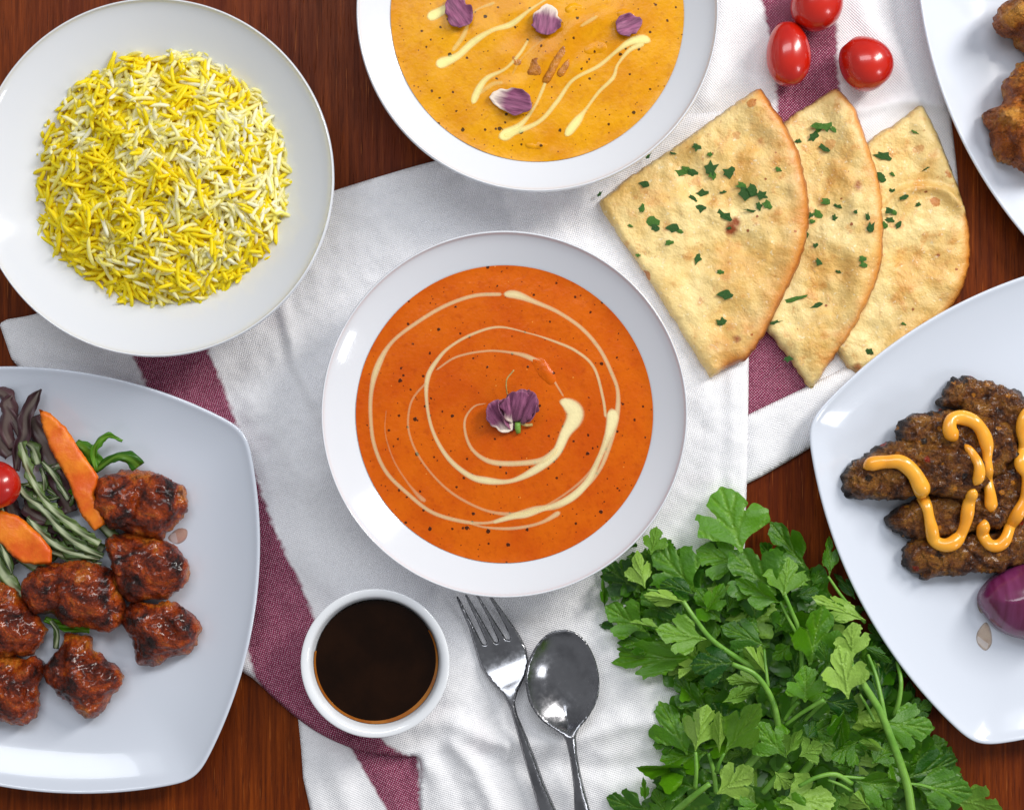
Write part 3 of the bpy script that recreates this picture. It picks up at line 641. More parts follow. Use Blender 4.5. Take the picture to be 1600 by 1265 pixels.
N2 = [(1226, 192), (1270, 160), (1300, 140), (1310, 137), (1335, 170), (1352, 215), (1370, 270), (1379, 330), (1378, 400), (1365, 450), (1335, 510), (1300, 565), (1276, 600), (1266, 606), (1235, 560), (1195, 510), (1150, 450), (1150, 300)]
N3 = [(1355, 226), (1400, 192), (1434, 166), (1444, 163), (1465, 200), (1485, 250), (1500, 290), (1515, 340), (1519, 400), (1508, 450), (1484, 487), (1462, 508), (1430, 530), (1400, 560), (1372, 578), (1346, 588), (1318, 560), (1290, 500), (1290, 330)]
n3 = naan('pale flatbread piece partly under the kebab plate, rightmost of the fan', N3, N3[7:13], lambda x, y: .0036+0*x, [(1340, 575, 12, .9), (1405, 235, 8, .6), (1392, 500, 12, .35)],
          [([(1378, 330), (1405, 302), (1435, 293), (1475, 298), (1508, 326)], 7, .003), ([(1380, 318), (1405, 290), (1440, 281), (1480, 286), (1500, 305)], 7, -.002), ([(1380, 400), (1400, 370), (1430, 350)], 14, .0016), ([(1400, 330), (1440, 330)], 20, -.0016)], 3)
n2 = naan('middle flatbread piece of the fan with green herbs at its top corner', N2, N2[3:12], lambda x, y: .0038+.0056*sstep(x, 1270, 1350)+0*y, [(1338, 293, 14, .8), (1322, 430, 12, .55), (1310, 445, 10, .4), (1262, 470, 14, .4), (1346, 190, 7, 1.)],
          [([(1300, 260), (1330, 290), (1330, 350)], 14, .0022), ([(1290, 220), (1300, 280)], 22, -.0018), ([(1290, 380), (1330, 400), (1330, 450)], 16, .002), ([(1340, 480), (1290, 500), (1250, 540)], 14, .0014)], 2)
n1 = naan('largest golden flatbread piece of the fan scattered with chopped herbs', N1, N1[6:17], lambda x, y: .0066+.0052*sstep(x, 1130, 1230)+0*y, [(1142, 358, 13, 1.15), (1148, 348, 12, 1.), (1188, 225, 12, .55), (1130, 210, 20, .45), (1150, 530, 8, 1.), (1190, 560, 7, 1.2), (1087, 335, 12, .4), (1175, 330, 12, .35), (1010, 345, 8, .5), (1120, 590, 8, .9)],
          [([(1010, 330), (1060, 320), (1110, 330)], 18, .0018), ([(1040, 250), (1100, 270), (1150, 260)], 22, -.0016), ([(1100, 300), (1150, 330), (1160, 380)], 16, -.0016), ([(1180, 250), (1200, 320)], 20, .0018), ([(1120, 440), (1170, 470)], 22, .0012)], 1)
def flake_mesh(seed, n=11):
    r = random.Random(seed); pts = []
    for i in range(n):
        a = 2*math.pi*i/n; q = (.66 if i % 2 else .95)*r.uniform(.65, 1.1); pts.append((q*math.cos(a), q*math.sin(a)*r.uniform(.6, .9)))
    V = [(0, 0, .22)]+[(x, y, r.uniform(-.05, .3)) for x, y in pts]+[(x*.9, y*.9, -.12) for x, y in pts]
    F = [(0, 1+i, 1+(i+1) % n) for i in range(n)]+[(1+i, 1+n+i, 1+n+(i+1) % n, 1+(i+1) % n) for i in range(n)]
    me = bpy.data.meshes.new('herb_flake'); me.from_pydata(V, [], F); me.materials.append(M_HERB); return me
FM = [flake_mesh(i) for i in range(12)]
M_HERB2 = simple('fresh_green_herb', (84, 134, 40), (50, 100, 26), .45, 300, .001, .6)
for q in FM[::3]: q.materials[0] = M_HERB2
def flake(parent, px, py, sx, sy, rot, hit, zr=.014):
    z, _ = hit(px, py, zr); o = bpy.data.objects.new('herb_flake', random.choice(FM)); COL.objects.link(o)
    p = P(px, py, zr); p.z = z+.0004; o.parent = parent; o.location = p-(wloc(parent) if parent else Vector()); o.rotation_euler = (random.uniform(-.2, .2), random.uniform(-.2, .2), rot); o.scale = (sx*S, sy*S, 5*S); return o
F1 = [(1062, 268, 12, 7), (1074, 264, 10, 9), (1084, 268, 9, 8), (1112, 262, 10, 12), (1116, 272, 7, 8), (1140, 268, 12, 9), (1088, 228, 7, 9), (1008, 287, 8, 7), (1095, 302, 12, 7), (1083, 310, 8, 5), (1160, 290, 10, 8), (1168, 302, 14, 12), (1178, 296, 11, 12), (1190, 306, 9, 8),
      (1198, 320, 7, 9), (1186, 322, 5, 8), (1095, 325, 9, 7), (1131, 337, 12, 8), (1018, 345, 12, 13), (1024, 356, 7, 9), (1052, 356, 10, 9), (1062, 361, 7, 5), (1003, 325, 4, 10), (1045, 379, 6, 6), (1092, 402, 5, 12), (1135, 460, 13, 10), (1128, 503, 7, 8), (1125, 425, 5, 6), (1214, 266, 5, 4),
      (1140, 356, 4, 3), (1110, 240, 4, 5), (1175, 330, 12, 2.5), (1130, 300, 5, 3), (985, 352, 4, 3), (1052, 238, 6, 2), (997, 398, 4, 3)]
F2 = [(1283, 196, 12, 10), (1274, 212, 10, 12), (1296, 196, 14, 9), (1304, 202, 8, 6), (1290, 230, 10, 8), (1249, 219, 5, 4), (1292, 314, 8, 8), (1309, 322, 6, 4), (1279, 333, 8, 9), (1266, 335, 5, 6), (1270, 345, 4, 5), (1305, 340, 4, 7), (1358, 357, 5, 11), (1262, 365, 3, 10), (1282, 408, 8, 6), (1345, 405, 5, 7), (1347, 414, 6, 7), (1276, 382, 5, 4),
      (1241, 467, 18, 5), (1279, 476, 10, 5), (1212, 503, 10, 3), (1232, 560, 8, 6), (1354, 340, 3, 8), (1335, 332, 3, 4), (1311, 424, 4, 3)]
F3 = [(1383, 242, 12, 8), (1380, 276, 8, 13), (1397, 270, 4, 4), (1398, 296, 5, 4), (1414, 307, 8, 7), (1400, 330, 12, 6), (1388, 328, 9, 8), (1383, 350, 6, 9), (1407, 350, 4, 9), (1438, 318, 4, 4), (1393, 342, 7, 5), (1360, 548, 7, 7), (1362, 572, 5, 4), (1450, 262, 6, 1.5), (1432, 204, 6, 2), (1414, 505, 4, 3)]
for t, L in ((n1, F1), (n2, F2), (n3, F3)):
    hit = drop_on([t.children[0]])
    for x, y, a, b in L: flake(t, x, y, a*1.4, b*1.4, random.uniform(-.5, .5), hit)
for x, y, lab in ((937, 303, 'tiny green herb flake on the towel at the flatbread tip'), (1013, 244, 'tiny green herb flake on the towel beside the yellow curry bowl rim')):
    z = .0085; o = bpy.data.objects.new('herb_flake', FM[2]); COL.objects.link(o); o.location = P(x, y, z); o.rotation_euler = (0, 0, .8); o.scale = (8*S, 4*S, 4*S); tag(o, lab, 'herb')

# ------------------------------------------------ tomatoes
def tomato(label, px, py, rx, ry, rot, zb, neck=.0, group='loose cherry tomatoes', dimple=True, hz=None):
    rz = (hz or min(rx, ry))*S; zc_ = zb+rz; V = []; F = []; NU, NV = 48, 28
    for i in range(NV+1):
        th = math.pi*i/NV; u = math.cos(th); r = math.sin(th)*(1-neck*u)
        u2 = u-.10*math.exp(-(r/.16)**2)*(1 if u < 0 else -1)*(-1 if u < 0 else 1)*0 - (.12*math.exp(-(r/.22)**2) if u > 0 else -.05*math.exp(-(r/.2)**2))
        for j in range(NU):
            a = 2*math.pi*j/NU; w = 1+.025*math.sin(3*a+1)*math.sin(th)+.012*math.sin(2*a); V.append(Vector((r*math.cos(a)*rx*S*w, u2*ry*S, r*math.sin(a)*rz*w)))
    for i in range(NV):
        for j in range(NU): A_, B_ = i*NU+j, i*NU+(j+1) % NU; F.append((A_, B_, B_+NU, A_+NU))
    t = thing('cherry_tomato', label, 'tomato', P(px, py, zb), group); R_ = Matrix.Rotation(rot, 3, 'Z'); k = (1-zc_); c = P(px, py, zc_)
    mk('tomato_body', [R_@(v*k)+c for v in V], F, M_TOM, t)
    sc = []; e = R_@Vector((0, ry*S*.9*k, 0))+c                      # small dry scar where the stalk was
    for j in range(9): sc.append(e+R_@Vector((math.cos(j*.7)*rx*.09*S, random.uniform(-.0002, .0004), math.sin(j*.7)*rx*.09*S)))
    mk('stalk_scar', sc, [tuple(range(9))], M_PITH, t); return t
tomato('upright oval red cherry tomato lying on the burgundy stripe, nearest the flatbread', 1231, 84, 34.5, 52, .05, .0022, .1)
tomato('red cherry tomato cut by the top edge of the photo', 1276, 6, 40, 44, -.5, .0022, .05)
tomato('darker red cherry tomato right of the stripe, nearest the pakora plate', 1351, 99, 40, 45, .7, .0022, .12)
zt = hp1(0, 757)[0]; tomato('cherry tomato on the salad at the left photo edge', -5, 757, 36, 38, .3, zt+.007, .05, None)

# ------------------------------------------------ chicken
CH = [('long glazed chicken piece touching the tall carrot slice', [(137, 772), (140, 755), (160, 741), (195, 734), (230, 737), (262, 747), (286, 760), (293, 776), (295, 792), (282, 815), (264, 830), (245, 843), (222, 839), (190, 829), (165, 822), (148, 810), (137, 792)], .021, [([(230, 740), (215, 790), (200, 828)], 9, -.004), ([(250, 765), (292, 778)], 5, -.0035)]),
      ('glazed chicken piece between the top piece and the charred corner piece', [(167, 852), (174, 838), (195, 835), (235, 840), (262, 848), (285, 868), (296, 890), (293, 908), (275, 926), (255, 936), (235, 938), (210, 940), (193, 930), (184, 910), (172, 885)], .022, [([(190, 850), (200, 890), (195, 925)], 7, -.0035)]),
      ('wide two-lobed glazed chicken piece below the cut salad stems', [(31, 922), (44, 897), (70, 882), (110, 877), (150, 881), (176, 890), (189, 915), (194, 950), (188, 976), (165, 986), (140, 980), (112, 982), (94, 970), (80, 958), (55, 957), (40, 944)], .023, [([(95, 890), (90, 925), (95, 970)], 8, -.004), ([(150, 890), (165, 940), (150, 975)], 8, -.002)]),
      ('glazed chicken piece with a black charred hollow, rightmost on its plate', [(195, 952), (214, 938), (240, 940), (265, 934), (286, 945), (305, 965), (313, 986), (308, 1005), (290, 1019), (265, 1029), (240, 1040), (217, 1036), (208, 1015), (198, 990), (193, 970)], .021, [([(245, 945), (262, 965), (275, 985)], 9, -.005)]),
      ('squarish orange glazed chicken piece lowest and centred below the others', [(71, 1042), (84, 1026), (97, 1010), (102, 995), (120, 989), (140, 993), (147, 1010), (165, 1031), (186, 1041), (194, 1056), (186, 1075), (170, 1092), (155, 1116), (138, 1123), (120, 1112), (100, 1092), (80, 1072), (70, 1057)], .021, [([(125, 1000), (120, 1050), (140, 1110)], 9, .003)]),
      ('glazed chicken piece at the left photo edge above the cut-off lower one', [(-60, 925), (0, 906), (22, 918), (46, 944), (66, 970), (71, 990), (60, 1012), (40, 1027), (10, 1027), (-50, 1034), (-80, 980)], .022, [([(10, 930), (20, 980)], 9, -.003)]),
      ('glazed chicken piece at the left photo edge, lowest along the edge', [(-60, 1036), (0, 1022), (30, 1031), (55, 1026), (67, 1045), (62, 1080), (63, 1110), (46, 1131), (20, 1134), (0, 1127), (-50, 1122), (-80, 1080)], .022, [([(48, 1030), (52, 1080), (45, 1125)], 6, .003)])]
chk = []
for i, (lab, ol, h, cr) in enumerate(CH):
    c = np.mean(ol, 0); zb = max(.0066, hp1(c[0], c[1])[0]); o = blob('chicken_piece', ol, h, zb, M_CHICKEN, None, 2.5, rag=1.4, amp=.0021, sc=.0075, seed=i*5.3+1, origin=P(c[0], c[1], zb), power=.5, crease=cr, zref=.016)
    tag(o, lab, 'chicken', 'glazed chicken pieces'); chk.append(o)

# ------------------------------------------------ kebabs
KB = [('short grilled kebab with red pepper bits, uppermost on its plate', [(1475, 614), (1484, 599), (1505, 590), (1540, 593), (1575, 604), (1604, 622), (1650, 645), (1670, 690), (1600, 700), (1540, 668), (1490, 643), (1473, 632)], .016, .0062),
      ('grilled kebab lying under the looped end of the orange sauce', [(1401, 674), (1418, 653), (1450, 642), (1500, 639), (1545, 645), (1578, 668), (1592, 696), (1586, 722), (1560, 742), (1500, 740), (1440, 712), (1403, 692)], .017, .010),
      ('grilled kebab in the middle with a serrated left end and cast shadow', [(1395, 816), (1399, 800), (1420, 786), (1470, 765), (1530, 750), (1590, 700), (1650, 690), (1660, 770), (1575, 822), (1500, 838), (1440, 845), (1408, 834)], .016, .0062),
      ('dark grilled kebab along the bottom of the kebab heap', [(1410, 867), (1417, 850), (1435, 841), (1500, 836), (1560, 828), (1620, 800), (1668, 806), (1650, 858), (1595, 882), (1550, 896), (1480, 903), (1445, 905), (1420, 888)], .015, .0062),
      ('long pointed grilled kebab reaching furthest left on top of the others', [(1314, 752), (1320, 736), (1345, 714), (1375, 697), (1400, 687), (1450, 688), (1500, 698), (1532, 720), (1537, 752), (1500, 778), (1450, 774), (1420, 778), (1380, 781), (1340, 780), (1317, 768)], .017, .0125)]
keb = []
for i, (lab, ol, h, zb) in enumerate(KB):
    c = np.mean(ol, 0)
    o = blob('kebab', ol, h, zb if i != 4 else .0085, M_KEBAB, None, 2.4, rag=2.6, amp=.0021, sc=.0046, seed=i*3.7+20, origin=P(c[0], c[1], zb), power=.5, rim_w=20, zref=.018)
    if i == 4:   # its right half rides up over the ones below
        for v in o.data.vertices: v.co.z += .0065*max(0, min(1, (v.co.x+.03)/.05))
    tag(o, lab, 'kebab', 'grilled minced meat kebabs'); keb.append(o)
hk = drop_on(keb+[pl2])
dz = thing('sauce_drizzle', 'thick wavy squiggle of orange mayonnaise sauce across the kebabs', 'sauce', P(1480, 780, .02))
def squiggle(pts, name='sauce_strand'):
    q = smooth_line(pts, 3.5); hs_ = np.array([hk(p[0], p[1], .024)[0] for p in q]); 
    for _ in range(6): hs_ = np.maximum(hs_*.4+.3*(np.concatenate([hs_[:1], hs_[:-1]])+np.concatenate([hs_[1:], hs_[-1:]])), hs_*.6)
    r = []; n = len(q)
    for i in range(n): s = min(i, n-1-i)*3.5; w = q[i, 2]*(1+.08*math.sin(i*.45)+.05*math.sin(i*.21+2)); r.append(w*.86*S*math.sqrt(min(1, (s+.4)/(w*.9))))
    path = [P(p[0], p[1], .026)+Vector((0, 0, h-.026+rr*.55)) for p, h, rr in zip(q, hs_, r)]
    V, F = tube(path, r, 16, .8); mk(name, V, F, M_SAUCE, dz)
squiggle([(1349, 731, 11), (1362, 724, 12), (1385, 721, 13.5), (1405, 722, 13), (1424, 738, 14.5), (1436, 760, 14), (1446, 778, 14)])
squiggle([(1443, 768, 10), (1450, 792, 10.5), (1456, 822, 11), (1464, 846, 12), (1482, 852, 12), (1500, 842, 12), (1510, 820, 11), (1514, 790, 12), (1518, 762, 10)])
squiggle([(1518, 757, 6), (1524, 742, 10), (1523, 724, 10), (1514, 706, 8), (1505, 694, 4)])
squiggle([(1492, 688, 12), (1481, 672, 13), (1484, 656, 13), (1500, 652, 13), (1518, 658, 12.5), (1532, 674, 12), (1540, 698, 11), (1541, 724, 9), (1545, 750, 10), (1549, 775, 10), (1551, 800, 11)])
squiggle([(1541, 812, 10), (1540, 834, 11), (1550, 852, 12), (1568, 850, 11), (1582, 828, 10.5), (1594, 800, 11), (1605, 775, 11), (1606, 745, 10), (1597, 725, 12), (1603, 700, 9), (1598, 672, 11), (1604, 648, 12), (1620, 640, 11)])
# onion, juices, pakoras
ol = [(1530, 936), (1544, 909), (1575, 889), (1610, 878), (1680, 898), (1695, 955), (1645, 1003), (1603, 1000), (1570, 989), (1546, 966)]
o = blob('onion_chunk', ol, .026, .0064, M_ONION, None, 3.5, amp=.0004, sc=.03, seed=3, origin=P(1600, 940, .0064), und=.2, zref=.016, crease=[([(1535, 950), (1600, 930), (1680, 950)], 6, .0008), ([(1560, 985), (1610, 960)], 5, -.0007)])
tag(o, 'purple red onion wedge below the kebabs', 'onion')
def puddle(label, ol, hit, h=.0006, m=M_JUICE):
    out = smooth_line(ol, 3, True); c = out.mean(0); zr = .008
    def top(v, d): return np.array([hit(a, b, zr)[0] for a, b in v])+.00015+h*np.sqrt(np.clip(d/6, 0, 1))
    def bot(v, d): return np.array([hit(a, b, zr)[0] for a, b in v])+.0001
    tag(solid('juice_drop', out, 3, top, bot, m, None, zref=zr, origin=P(c[0], c[1], hit(c[0], c[1], zr)[0])), label, 'juice')
puddle('pale meat juice drop on the plate below the onion', [(1532, 980), (1542, 972), (1549, 985), (1550, 1005), (1540, 1016), (1528, 1006), (1526, 992)], hp2)
puddle('pale juice smear tucked against the left side of the onion', [(1536, 920), (1530, 930), (1528, 945), (1534, 958), (1542, 950), (1540, 930)], hp2)
puddle('orange oil spot on the plate beside the long chicken piece', [(268, 832), (280, 825), (292, 828), (290, 842), (276, 850), (262, 842)], hp1, .0003, simple('chilli_oil', (216, 150, 100), (206, 120, 60), .2, 200, Alpha=.3))
PK = [('golden fried pakora cut by the top right corner of the photo', [(1557, 44), (1559, 26), (1572, 5), (1600, -18), (1680, -30), (1700, 60), (1650, 86), (1604, 72), (1590, 58), (1576, 56)], .034),
      ('knobbly golden fried pakora at the right edge, left tip frayed', [(1544, 192), (1551, 177), (1565, 165), (1577, 132), (1600, 102), (1660, 86), (1710, 150), (1700, 240), (1620, 268), (1590, 260), (1568, 245), (1556, 226), (1548, 212), (1555, 202)], .036)]
for i, (lab, ol, h) in enumerate(PK):
    c = np.mean(ol, 0); o = blob('pakora', ol, h, .0064, M_PAKORA, None, 2.8, rag=2.5, amp=.0046, sc=.013, seed=i*4+50, origin=P(c[0], c[1], .0064), zref=.022, rim_w=46, und=.4); tag(o, lab, 'pakora', 'fried pakoras')

# ------------------------------------------------ salad, carrot
def ribbon_leaf(name, pts, hit, m, jag=0., parent=None, z_add=.004, fold=.5, zr=.012, wav=.0012, tag_=None):
    q = smooth_line(pts, 3.); n = len(q); V = []; F = []; A = []; K = 15; ph = random.uniform(0, 6)
    for i in range(n):
        t = q[min(i+1, n-1), :2]-q[max(i-1, 0), :2]; t = t/(np.linalg.norm(t)+1e-9); nn = np.array([-t[1], t[0]])
        q[i, 2] *= .8
        h = q[i, 3] if q.shape[1] > 3 else 0
        for j in range(K):
            u = j/(K-1)*2-1; w = q[i, 2]
            if abs(u) > .7 and jag: w *= 1+(abs(u)-.7)*3*(jag*.75*max(0, math.sin(i*.5+ph+u*2))**4+jag*.2*math.sin(i*1.3+u*5))
            p = q[i, :2]+nn*w*u; z = .0075+z_add+h*mm+w*S*(fold*(1-u*u) if fold > 0 else -fold*u*u)+wav*abs(u)*math.sin(i*.42+ph+3*u); V.append(P(p[0], p[1], zr)+Vector((0, 0, z-zr))); A.append(math.exp(-(u/.42)**4))
    for i in range(n-1):
        for j in range(K-1): a = i*K+j; F.append((a, a+K, a+K+1, a+1))
    o = mk(name, V, F, m, parent, attrs={'vein': A}); md = o.modifiers.new('thickness', 'SOLIDIFY'); md.thickness = .0004; return o
sal = thing('salad_leaves', 'tangle of red lettuce and curly green salad leaves beside the carrot slices', 'salad', P(70, 780, .0065))
R_ = [(M_PURPLE, .2, [(70, 608, 1, 8), (62, 622, 11, 9), (48, 648, 13, 9), (44, 680, 12, 8), (34, 700, 10, 7), (30, 735, 6, 6)]), (M_PURPLE, .5, [(-10, 610, 8, 3), (12, 616, 12, 5), (20, 640, 16, 5), (14, 670, 14, 5), (22, 700, 9, 4)]),
      (M_PURPLE, .3, [(25, 618, 3, 7), (14, 632, 10, 6), (26, 655, 9, 6), (40, 690, 6, 6)]), (M_PURPLE, .3, [(-10, 660, 14, 2), (4, 690, 16, 2), (18, 712, 12, 2)]), (M_PURPLE, .3, [(50, 652, 14, 0), (72, 700, 18, 0), (95, 760, 18, 0), (110, 800, 14, 0)]),
      (M_PURPLE, .4, [(40, 760, 16, 0), (70, 800, 20, 0), (110, 840, 16, 0)]), (M_PURPLE, .3, [(40, 790, 14, 3), (62, 806, 13, 5), (82, 815, 10, 4)]),
      (M_GREENS, .9, [(40, 690, 7, 9), (50, 730, 8, 9), (66, 765, 7, 9), (90, 795, 8, 9), (130, 828, 9, 8), (160, 848, 7, 7)]), (M_GREENS, 1.3, [(26, 738, 4, 8), (44, 770, 7, 8), (75, 795, 9, 8), (100, 825, 8, 8), (130, 850, 9, 7), (165, 868, 4, 6)]),
      (M_GREENS, 1.6, [(48, 806, 3, 7), (66, 826, 8, 7), (90, 848, 8, 7), (118, 862, 8, 6), (160, 872, 3, 5)]), (M_GREENS, .9, [(42, 690, 5, 2), (55, 700, 9, 3), (62, 725, 8, 3)]), (M_GREENS, .6, [(70, 720, 4, 5), (90, 745, 6, 5), (110, 780, 4, 5)]),
      (M_LEAF, .6, [(195, 688, 1.5, 6), (175, 680, 5, 8), (158, 692, 6, 8), (150, 712, 6, 6), (154, 735, 5, 5)]), (M_LEAF, .3, [(152, 735, 4, 5), (172, 720, 7, 7), (192, 712, 8, 9), (210, 716, 12, 9), (220, 728, 14, 5)]),
      (M_LEAF, .3, [(120, 690, 6, 0), (138, 704, 13, 1), (160, 730, 12, 0)]), (M_GREENS, .4, [(-5, 850, 8, 6), (5, 885, 12, 5), (20, 910, 12, 4), (40, 930, 8, 2)]), (M_GREENS, .5, [(8, 845, 3, 9), (18, 870, 7, 9), (26, 895, 2, 8)]),
      (M_GREENS, .3, [(30, 870, 6, 3), (60, 885, 10, 3), (90, 888, 6, 2)]), (M_GREENS, .2, [(82, 968, 4, 4), (92, 985, 6, 4), (88, 1012, 5, 2)]), (M_LEAF, .3, [(70, 966, 5, 0), (100, 978, 8, 0), (140, 984, 6, 0)]),
      (M_GREENS, .3, [(160, 820, 8, 1), (175, 835, 10, 1), (186, 838, 6, 0)]), (M_GREENS, .3, [(80, 860, 5, 3), (120, 872, 8, 3), (160, 880, 4, 2)]), (M_PURPLE, .4, [(0, 730, 10, 0), (20, 800, 16, 0), (30, 850, 18, 0), (10, 880, 14, 0)]),
      (M_PURPLE, .4, [(60, 690, 12, -2), (120, 740, 14, -2), (150, 820, 12, -2)]), (M_GREENS, .4, [(70, 870, 12, -2), (120, 840, 12, -2), (160, 860, 12, -2)])]
for m, jg, pts in R_: ribbon_leaf('salad_leaf', pts, hp1, m, jg, sal, z_add=.004, fold=random.choice((.35, -.35, .5)))
def slab(name, label, ol, zb, th, m, sp=4, tilt=(0, 0), cat='carrot', group='carrot slices'):
    out = linear_line(ol, sp); out = out+RNG.uniform(-.7, .7, out.shape); c = out.mean(0)
    def base(v): return zb+tilt[0]*(v[:, 0]-c[0])*S+tilt[1]*(v[:, 1]-c[1])*S+.0010*fbm(v[:, 0], v[:, 1], 40, 2, 2.)
    top = lambda v, d: base(v)+th*np.sqrt(np.clip(d/3.5, 0, 1))*.5+th*.5; bot = lambda v, d: base(v)
    o = solid(name, out, sp, top, bot, m, None, zref=zb, origin=P(c[0], c[1], zb)); return tag(o, label, cat, group)
slab('carrot_slice', 'tall pointed orange carrot slice leaning from lettuce to the top chicken piece', [(62, 639), (80, 645), (104, 668), (130, 708), (155, 744), (149, 772), (166, 818), (148, 829), (129, 806), (104, 745), (79, 700), (67, 668)], .020, .003, M_CARROT)
slab('carrot_slice', 'wide carrot slice with ragged end at the left photo edge', [(-40, 800), (0, 796), (30, 805), (55, 826), (72, 843), (83, 860), (81, 881), (55, 881), (35, 878), (15, 862), (0, 846), (-40, 840)], .0195, .003, M_CARROT)

for i in range(26):                                             # fine tangled strands under the big leaves
    a = random.choice((.9, 1.0, -.6, 2.2))+random.gauss(0, .35); x0, y0 = random.uniform(-5, 120), random.uniform(690, 870)
    if x0 > 60 and y0 < 720: y0 += 90
    L = random.uniform(40, 80); pts = [(x0+L*k/4*math.cos(a+k*.15), y0+L*k/4*math.sin(a+k*.15), (1.5, 4, 5, 4, 1.5)[k]*random.uniform(.8, 1.4), 1+random.random()*5) for k in range(5)]
    if max(p[0] for p in pts) > 168 or max(p[1] for p in pts) > 900 or min(p[1] for p in pts) < 640: continue
    ribbon_leaf('salad_leaf', pts, hp1, random.choice((M_PURPLE, M_GREENS, M_GREENS, M_LEAF)), .8, sal, z_add=.001, fold=.4)
# ------------------------------------------------ rose petals and bud
def petal_mesh(seed, pale):
    r = random.Random(seed); out = []
    for i in range(26):
        a = 2*math.pi*i/26; w = .36+.05*r.uniform(-1, 1); out.append((w*math.sin(a)*(1-.25*math.cos(a)), .5-.5*math.cos(a)+.02*r.uniform(-1, 1)))
    out = smooth_line(out, .04, True); v, f = fill(out, .05); x, y = v.T; d = dist_seg(v, out)
    z = .9*x*x+.25*(y-.5)**2+.02*np.sin(9*x+seed)+.03*np.sin(14*y+seed)*np.abs(x)*2
    f = [t[::-1] for t in fix_up(v, f)]
    me = bpy.data.meshes.new('rose_petal'); me.from_pydata(np.stack([x, y, z], 1).tolist(), [], f); me.materials.append(M_PETAL); me.polygons.foreach_set('use_smooth', [True]*len(f))
    at = me.attributes.new('pale', 'FLOAT', 'POINT'); at.data.foreach_set('value', (np.clip((1-y*1.6) if pale == 1 else (y-.6)*2, 0, 1)*(pale > 0)+.35*np.exp(-(d/.05)**2)).astype(np.float32)); return me
PM = [petal_mesh(i, p) for i, p in enumerate((0, 1, 1, 0, 1))]
def orient(o, b, t, w, z0=None, parent=None, roll=0., flip=False, hscale=1.):
    b = Vector(b); t = Vector(t); y = (t-b); L = y.length; y.normalize(); up = Vector((0, 0, 1)); x = y.cross(up).normalized(); z = x.cross(y)
    if flip: x = -x; z = -z
    M = Matrix((x, y, z)).transposed().to_4x4()@Matrix.Rotation(roll, 4, 'Y'); M = Matrix.Translation(b-(wloc(parent) if parent else Vector()))@M@Matrix.Diagonal((L*w, L, L*hscale, 1))
    if parent: o.parent = parent
    o.matrix_basis = M; COL.objects.link(o)
zz = ZC+.0006
for i, (a, b, w, lab) in enumerate((((702, -2), (730, 40), 1.0, 'dark purple dried petal on yellow curry beside the upper left cream drizzle'), ((858, 8), (850, 55), 1.15, 'cup shaped cream and purple dried petal at the centre of the yellow curry'),
        ((1003, 32), (963, 46), 1.0, 'small crinkled purple petal on yellow curry near its right rim'), ((766, 150), (831, 166), .75, 'long lying petal with white end above the lower cream drizzle'))):
    o = bpy.data.objects.new('rose_petal', PM[(0, 1, 3, 2)[i]]); orient(o, P(*a, zz+.001), P(*b, zz+.0035), w, hscale=.8); o['label'] = lab; tag(o, lab, 'petal', 'dried rose petals on the yellow curry')
    md = o.modifiers.new('thickness', 'SOLIDIFY'); md.thickness = .03
bud = thing('rose_bud', 'dried purple rosebud with one loose petal in the centre of the orange curry', 'rosebud', P(805, 645, ZC))
for k, (a, b, w, roll, z1, z2, pm) in enumerate((((806, 660), (812, 612), .9, .0, .004, .014, 3), ((812, 661), (830, 612), .85, -.7, .004, .0125, 0), ((802, 660), (797, 618), .9, .8, .003, .011, 4), ((812, 662), (834, 616), .9, -.5, .001, .010, 3), ((810, 662), (820, 608), 1.0, .3, .0, .007, 0),
        ((796, 674), (766, 628), .95, .25, .002, .0055, 1), ((800, 672), (778, 626), .7, .9, .001, .009, 0))):
    o = bpy.data.objects.new('petal', PM[pm]); orient(o, P(*a, ZC+z1), P(*b, ZC+z2), w, parent=bud, roll=roll, flip=k in (0, 1, 2), hscale=1.0)
    md = o.modifiers.new('thickness', 'SOLIDIFY'); md.thickness = .025
V, F = tube([P(809, 660, ZC+.004), P(809, 668, ZC+.003), P(810, 676, ZC+.002)], [.0016, .0018, .0014], 10); mk('stalk', V, F, M_STEM, bud)
q = smooth_line([(793, 618, .005), (791, 605, .008), (792, 592, .010), (799, 583, .011), (803, 578, .012)], 3); V, F = tube([P(a, b, ZC+c) for a, b, c in q], [.0004]*len(q), 6); mk('stamen_thread', V, F, M_PITH, bud)
q = smooth_line([(812, 660, .003), (822, 664, .003), (832, 663, .002)], 3); V, F = tube([P(a, b, ZC+c) for a, b, c in q], [.0009]*len(q), 6, .5); mk('sepal', V, F, M_PITH, bud)

# ------------------------------------------------ fork and spoon
def cr(x, y): return (700+x/3.465, 900+y/3.465)
tines = [[(45, 112), (52, 108), (62, 122), (120, 240), (185, 372)], [(203, 378), (209, 368), (152, 240), (92, 104), (98, 97), (108, 108), (175, 225), (250, 362)], [(266, 367), (272, 356), (215, 225), (150, 100), (157, 95), (166, 105), (235, 220), (314, 347)], [(332, 350), (338, 338), (285, 225), (216, 105), (224, 98), (236, 108)]]
FK = [cr(*p) for L in tines for p in L]+[cr(*p) for p in [(330, 240), (390, 330), (425, 400), (437, 470), (418, 540), (378, 620), (362, 680), (375, 740), (430, 870), (480, 1000), (522, 1120), (585, 1265), (640, 1420), (600, 1450), (545, 1440), (490, 1265), (450, 1120), (410, 980), (370, 830), (335, 710), (298, 640), (225, 570), (175, 500), (145, 400), (110, 280), (70, 180)]]
ax0 = np.array(cr(140, 100)); ax1 = np.array(cr(370, 660)); axd = (ax1-ax0)/np.linalg.norm(ax1-ax0)
